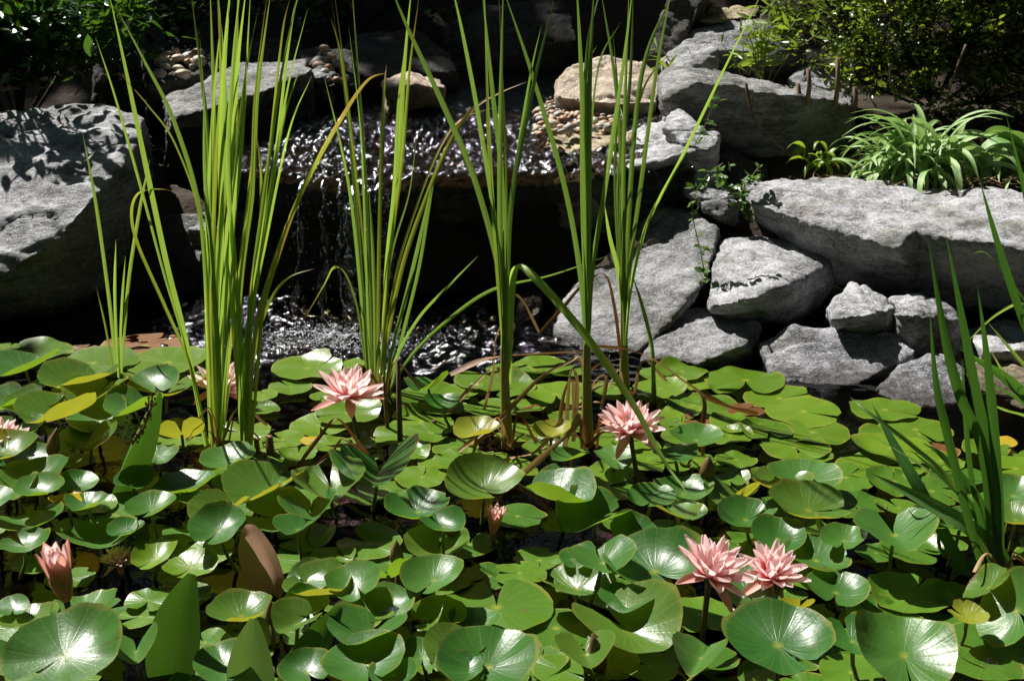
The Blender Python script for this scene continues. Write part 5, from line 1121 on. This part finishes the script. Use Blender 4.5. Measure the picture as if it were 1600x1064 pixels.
# ------------------------------------------------------------------ unseen trees round the pond, placed to cast shade and block skylight
LIT = [(-3.1, 0.6), (-2.45, 4.0), (-2.7, 5.2), (-2.4, 5.8), (-1.5, 5.8), (-1.2, 5.35), (0.1, 5.35), (0.6, 6.2), (1.3, 6.2), (1.4, 4.95), (3.2, 4.9), (3.3, 3.0), (3.0, 0.6)]
def in_poly(x, y):
    c = False
    for i in range(len(LIT)):
        a, b = LIT[i], LIT[(i + 1) % len(LIT)]
        if (a[1] > y) != (b[1] > y) and x < (b[0] - a[0]) * (y - a[1]) / (b[1] - a[1]) + a[0]: c = not c
    return c
def shade_tree(x, y, h, cr, label, seed, n=9000, leaf=.27):
    """broadleaf tree; its crown leaves the sun's way to the pond open"""
    r = random.Random(seed); b = Vector((x, y, gz(x, y) - .1)); e = empty('tree', b, label, 'tree', None)
    P = [Vector((0, 0, 0)), Vector((r.uniform(-.2, .2), r.uniform(-.2, .2), h * .35)), Vector((r.uniform(-.4, .4), r.uniform(-.4, .4), h * .7)), Vector((0, 0, h * .95))]
    V, F = tube(spline(P, 10), [.24 - .02 * i for i in range(11)], 10)
    cc = Vector((0, 0, h * .72)); pl = []; cl = []
    for k in range(64):
        d = Vector((r.gauss(0, 1), r.gauss(0, 1), r.gauss(0, .8))).normalized() * r.random() ** .4; c = cc + Vector((d.x * cr, d.y * cr, d.z * h * .33)); cl.append(c)
    for c in cl:
        w = c + b; t = (w.z - .3) / SUN.z; qx, qy = w.x - SUN.x * t, w.y - SUN.y * t
        if in_poly(qx, qy): continue
        st = P[1].lerp(P[2], r.random()); tv, tf = tube([st, st.lerp(c, .5) + Vector((0, 0, .3)), c], [.07, .04, .015], 6); q = len(V); V += tv; F += [tuple(i + q for i in f) for f in tf]
        for _ in range(n // 64):
            p = c + Vector((r.gauss(0, .5), r.gauss(0, .5), r.gauss(0, .4))); w = p + b; t = (w.z - .3) / SUN.z
            qx, qy = w.x - SUN.x * t, w.y - SUN.y * t
            if in_poly(qx, qy): continue
            if (qx > 1.2 and qy > 4.6 or qx < -1.6 and qy < 6.2) and r.random() < .85: continue
            pl.append((p.x, p.y, p.z, leaf * r.uniform(.6, 1.3)))
    mesh_obj('trunk', V, F, M['bark'], e)
    if pl: leaves_mesh('crown', pl, 'small', 'treeleaf', e, seed, simple=True)
SHADE_TREES = [(-5.4, 10.2, 9.0, 3.0, 'on the slope beyond the glossy shrub'), (-2.2, 12.0, 10.0, 3.4, 'on the slope behind the shaded slab'), (1.8, 12.5, 10.0, 3.4, 'on the slope behind the standing stone'), (5.2, 9.0, 10.0, 3.8, 'behind the small-leaved shrub'),
    (5.2, 4.2, 11.0, 4.4, 'beyond the end of the long boulder'), (-7.5, 6.5, 9.0, 3.2, 'beyond the dappled boulder'), (5.0, -0.2, 11.0, 4.4, 'behind the iris side of the pond'), (-4.9, 0.6, 10.5, 4.2, 'behind the reed side of the pond'), (2.6, -4.0, 11.0, 4.4, 'on the near bank, iris side'), (-2.9, -3.4, 11.0, 4.4, 'on the near bank, reed side'),
    (-8.5, 2.6, 9.0, 3.4, 'far out past the reeds'), (9.0, 2.0, 10.0, 4.0, 'far out past the iris'), (0.2, -8.5, 12.0, 4.5, 'tallest, alone on the near bank'), (0.0, 15.5, 13.0, 4.5, 'tallest, at the top of the slope'), (4.0, 6.6, 12.0, 4.4, 'between the small-leaved shrub and the long boulder'), (-7.0, -5.0, 11.0, 4.2, 'far back behind the reeds'), (7.5, -5.5, 11.0, 4.2, 'far back behind the iris')]
for i, t in enumerate(SHADE_TREES): shade_tree(*t[:4], 'broad-crowned leafy tree ' + t[4], 60 + i, n=int(9000 * (t[3] / 3.2) ** 1.6))

# unseen bushes added all round to block low skylight under the crowns
def shade_bush(x, y, h, rad, label, seed, n=2600):
    r = random.Random(seed); b = Vector((x, y, gz(x, y) - .05)); e = empty('tall_bush', b, label, 'bush', 'tall bushes between the trees'); V, F, pl = [], [], []
    for k in range(46):
        d = Vector((r.gauss(0, 1), r.gauss(0, 1), 0)).normalized() * r.random() ** .5 * rad; c = Vector((d.x, d.y, h * (.08 + .92 * r.random())))
        w_ = c + b; t = (w_.z - .3) / SUN.z
        if in_poly(w_.x - SUN.x * t, w_.y - SUN.y * t): continue
        tv, tf = tube([Vector((d.x * .15, d.y * .15, 0)), Vector((d.x * .6, d.y * .6, c.z * .55)), c], [.03, .02, .006], 5); q = len(V); V += tv; F += [tuple(i + q for i in f) for f in tf]
        for _ in range(n // 46): pl.append((c.x + r.gauss(0, .33), c.y + r.gauss(0, .33), max(.03, c.z + r.gauss(0, .3)), .2 * r.uniform(.6, 1.3)))
    mesh_obj('stems', V, F, M['bark'], e); leaves_mesh('foliage', pl, 'small', 'treeleaf', e, seed, simple=True)
for i in range(22):
    a = i / 22 * 2 * math.pi; x, y = 7.0 * math.sin(a), 2.0 + 7.4 * math.cos(a)
    if y > 6.5: y += 1.6
    shade_bush(x, y, rng.uniform(3.2, 4.4), 1.35, 'tall dense dark green bush between the trees round the pond', 300 + i)
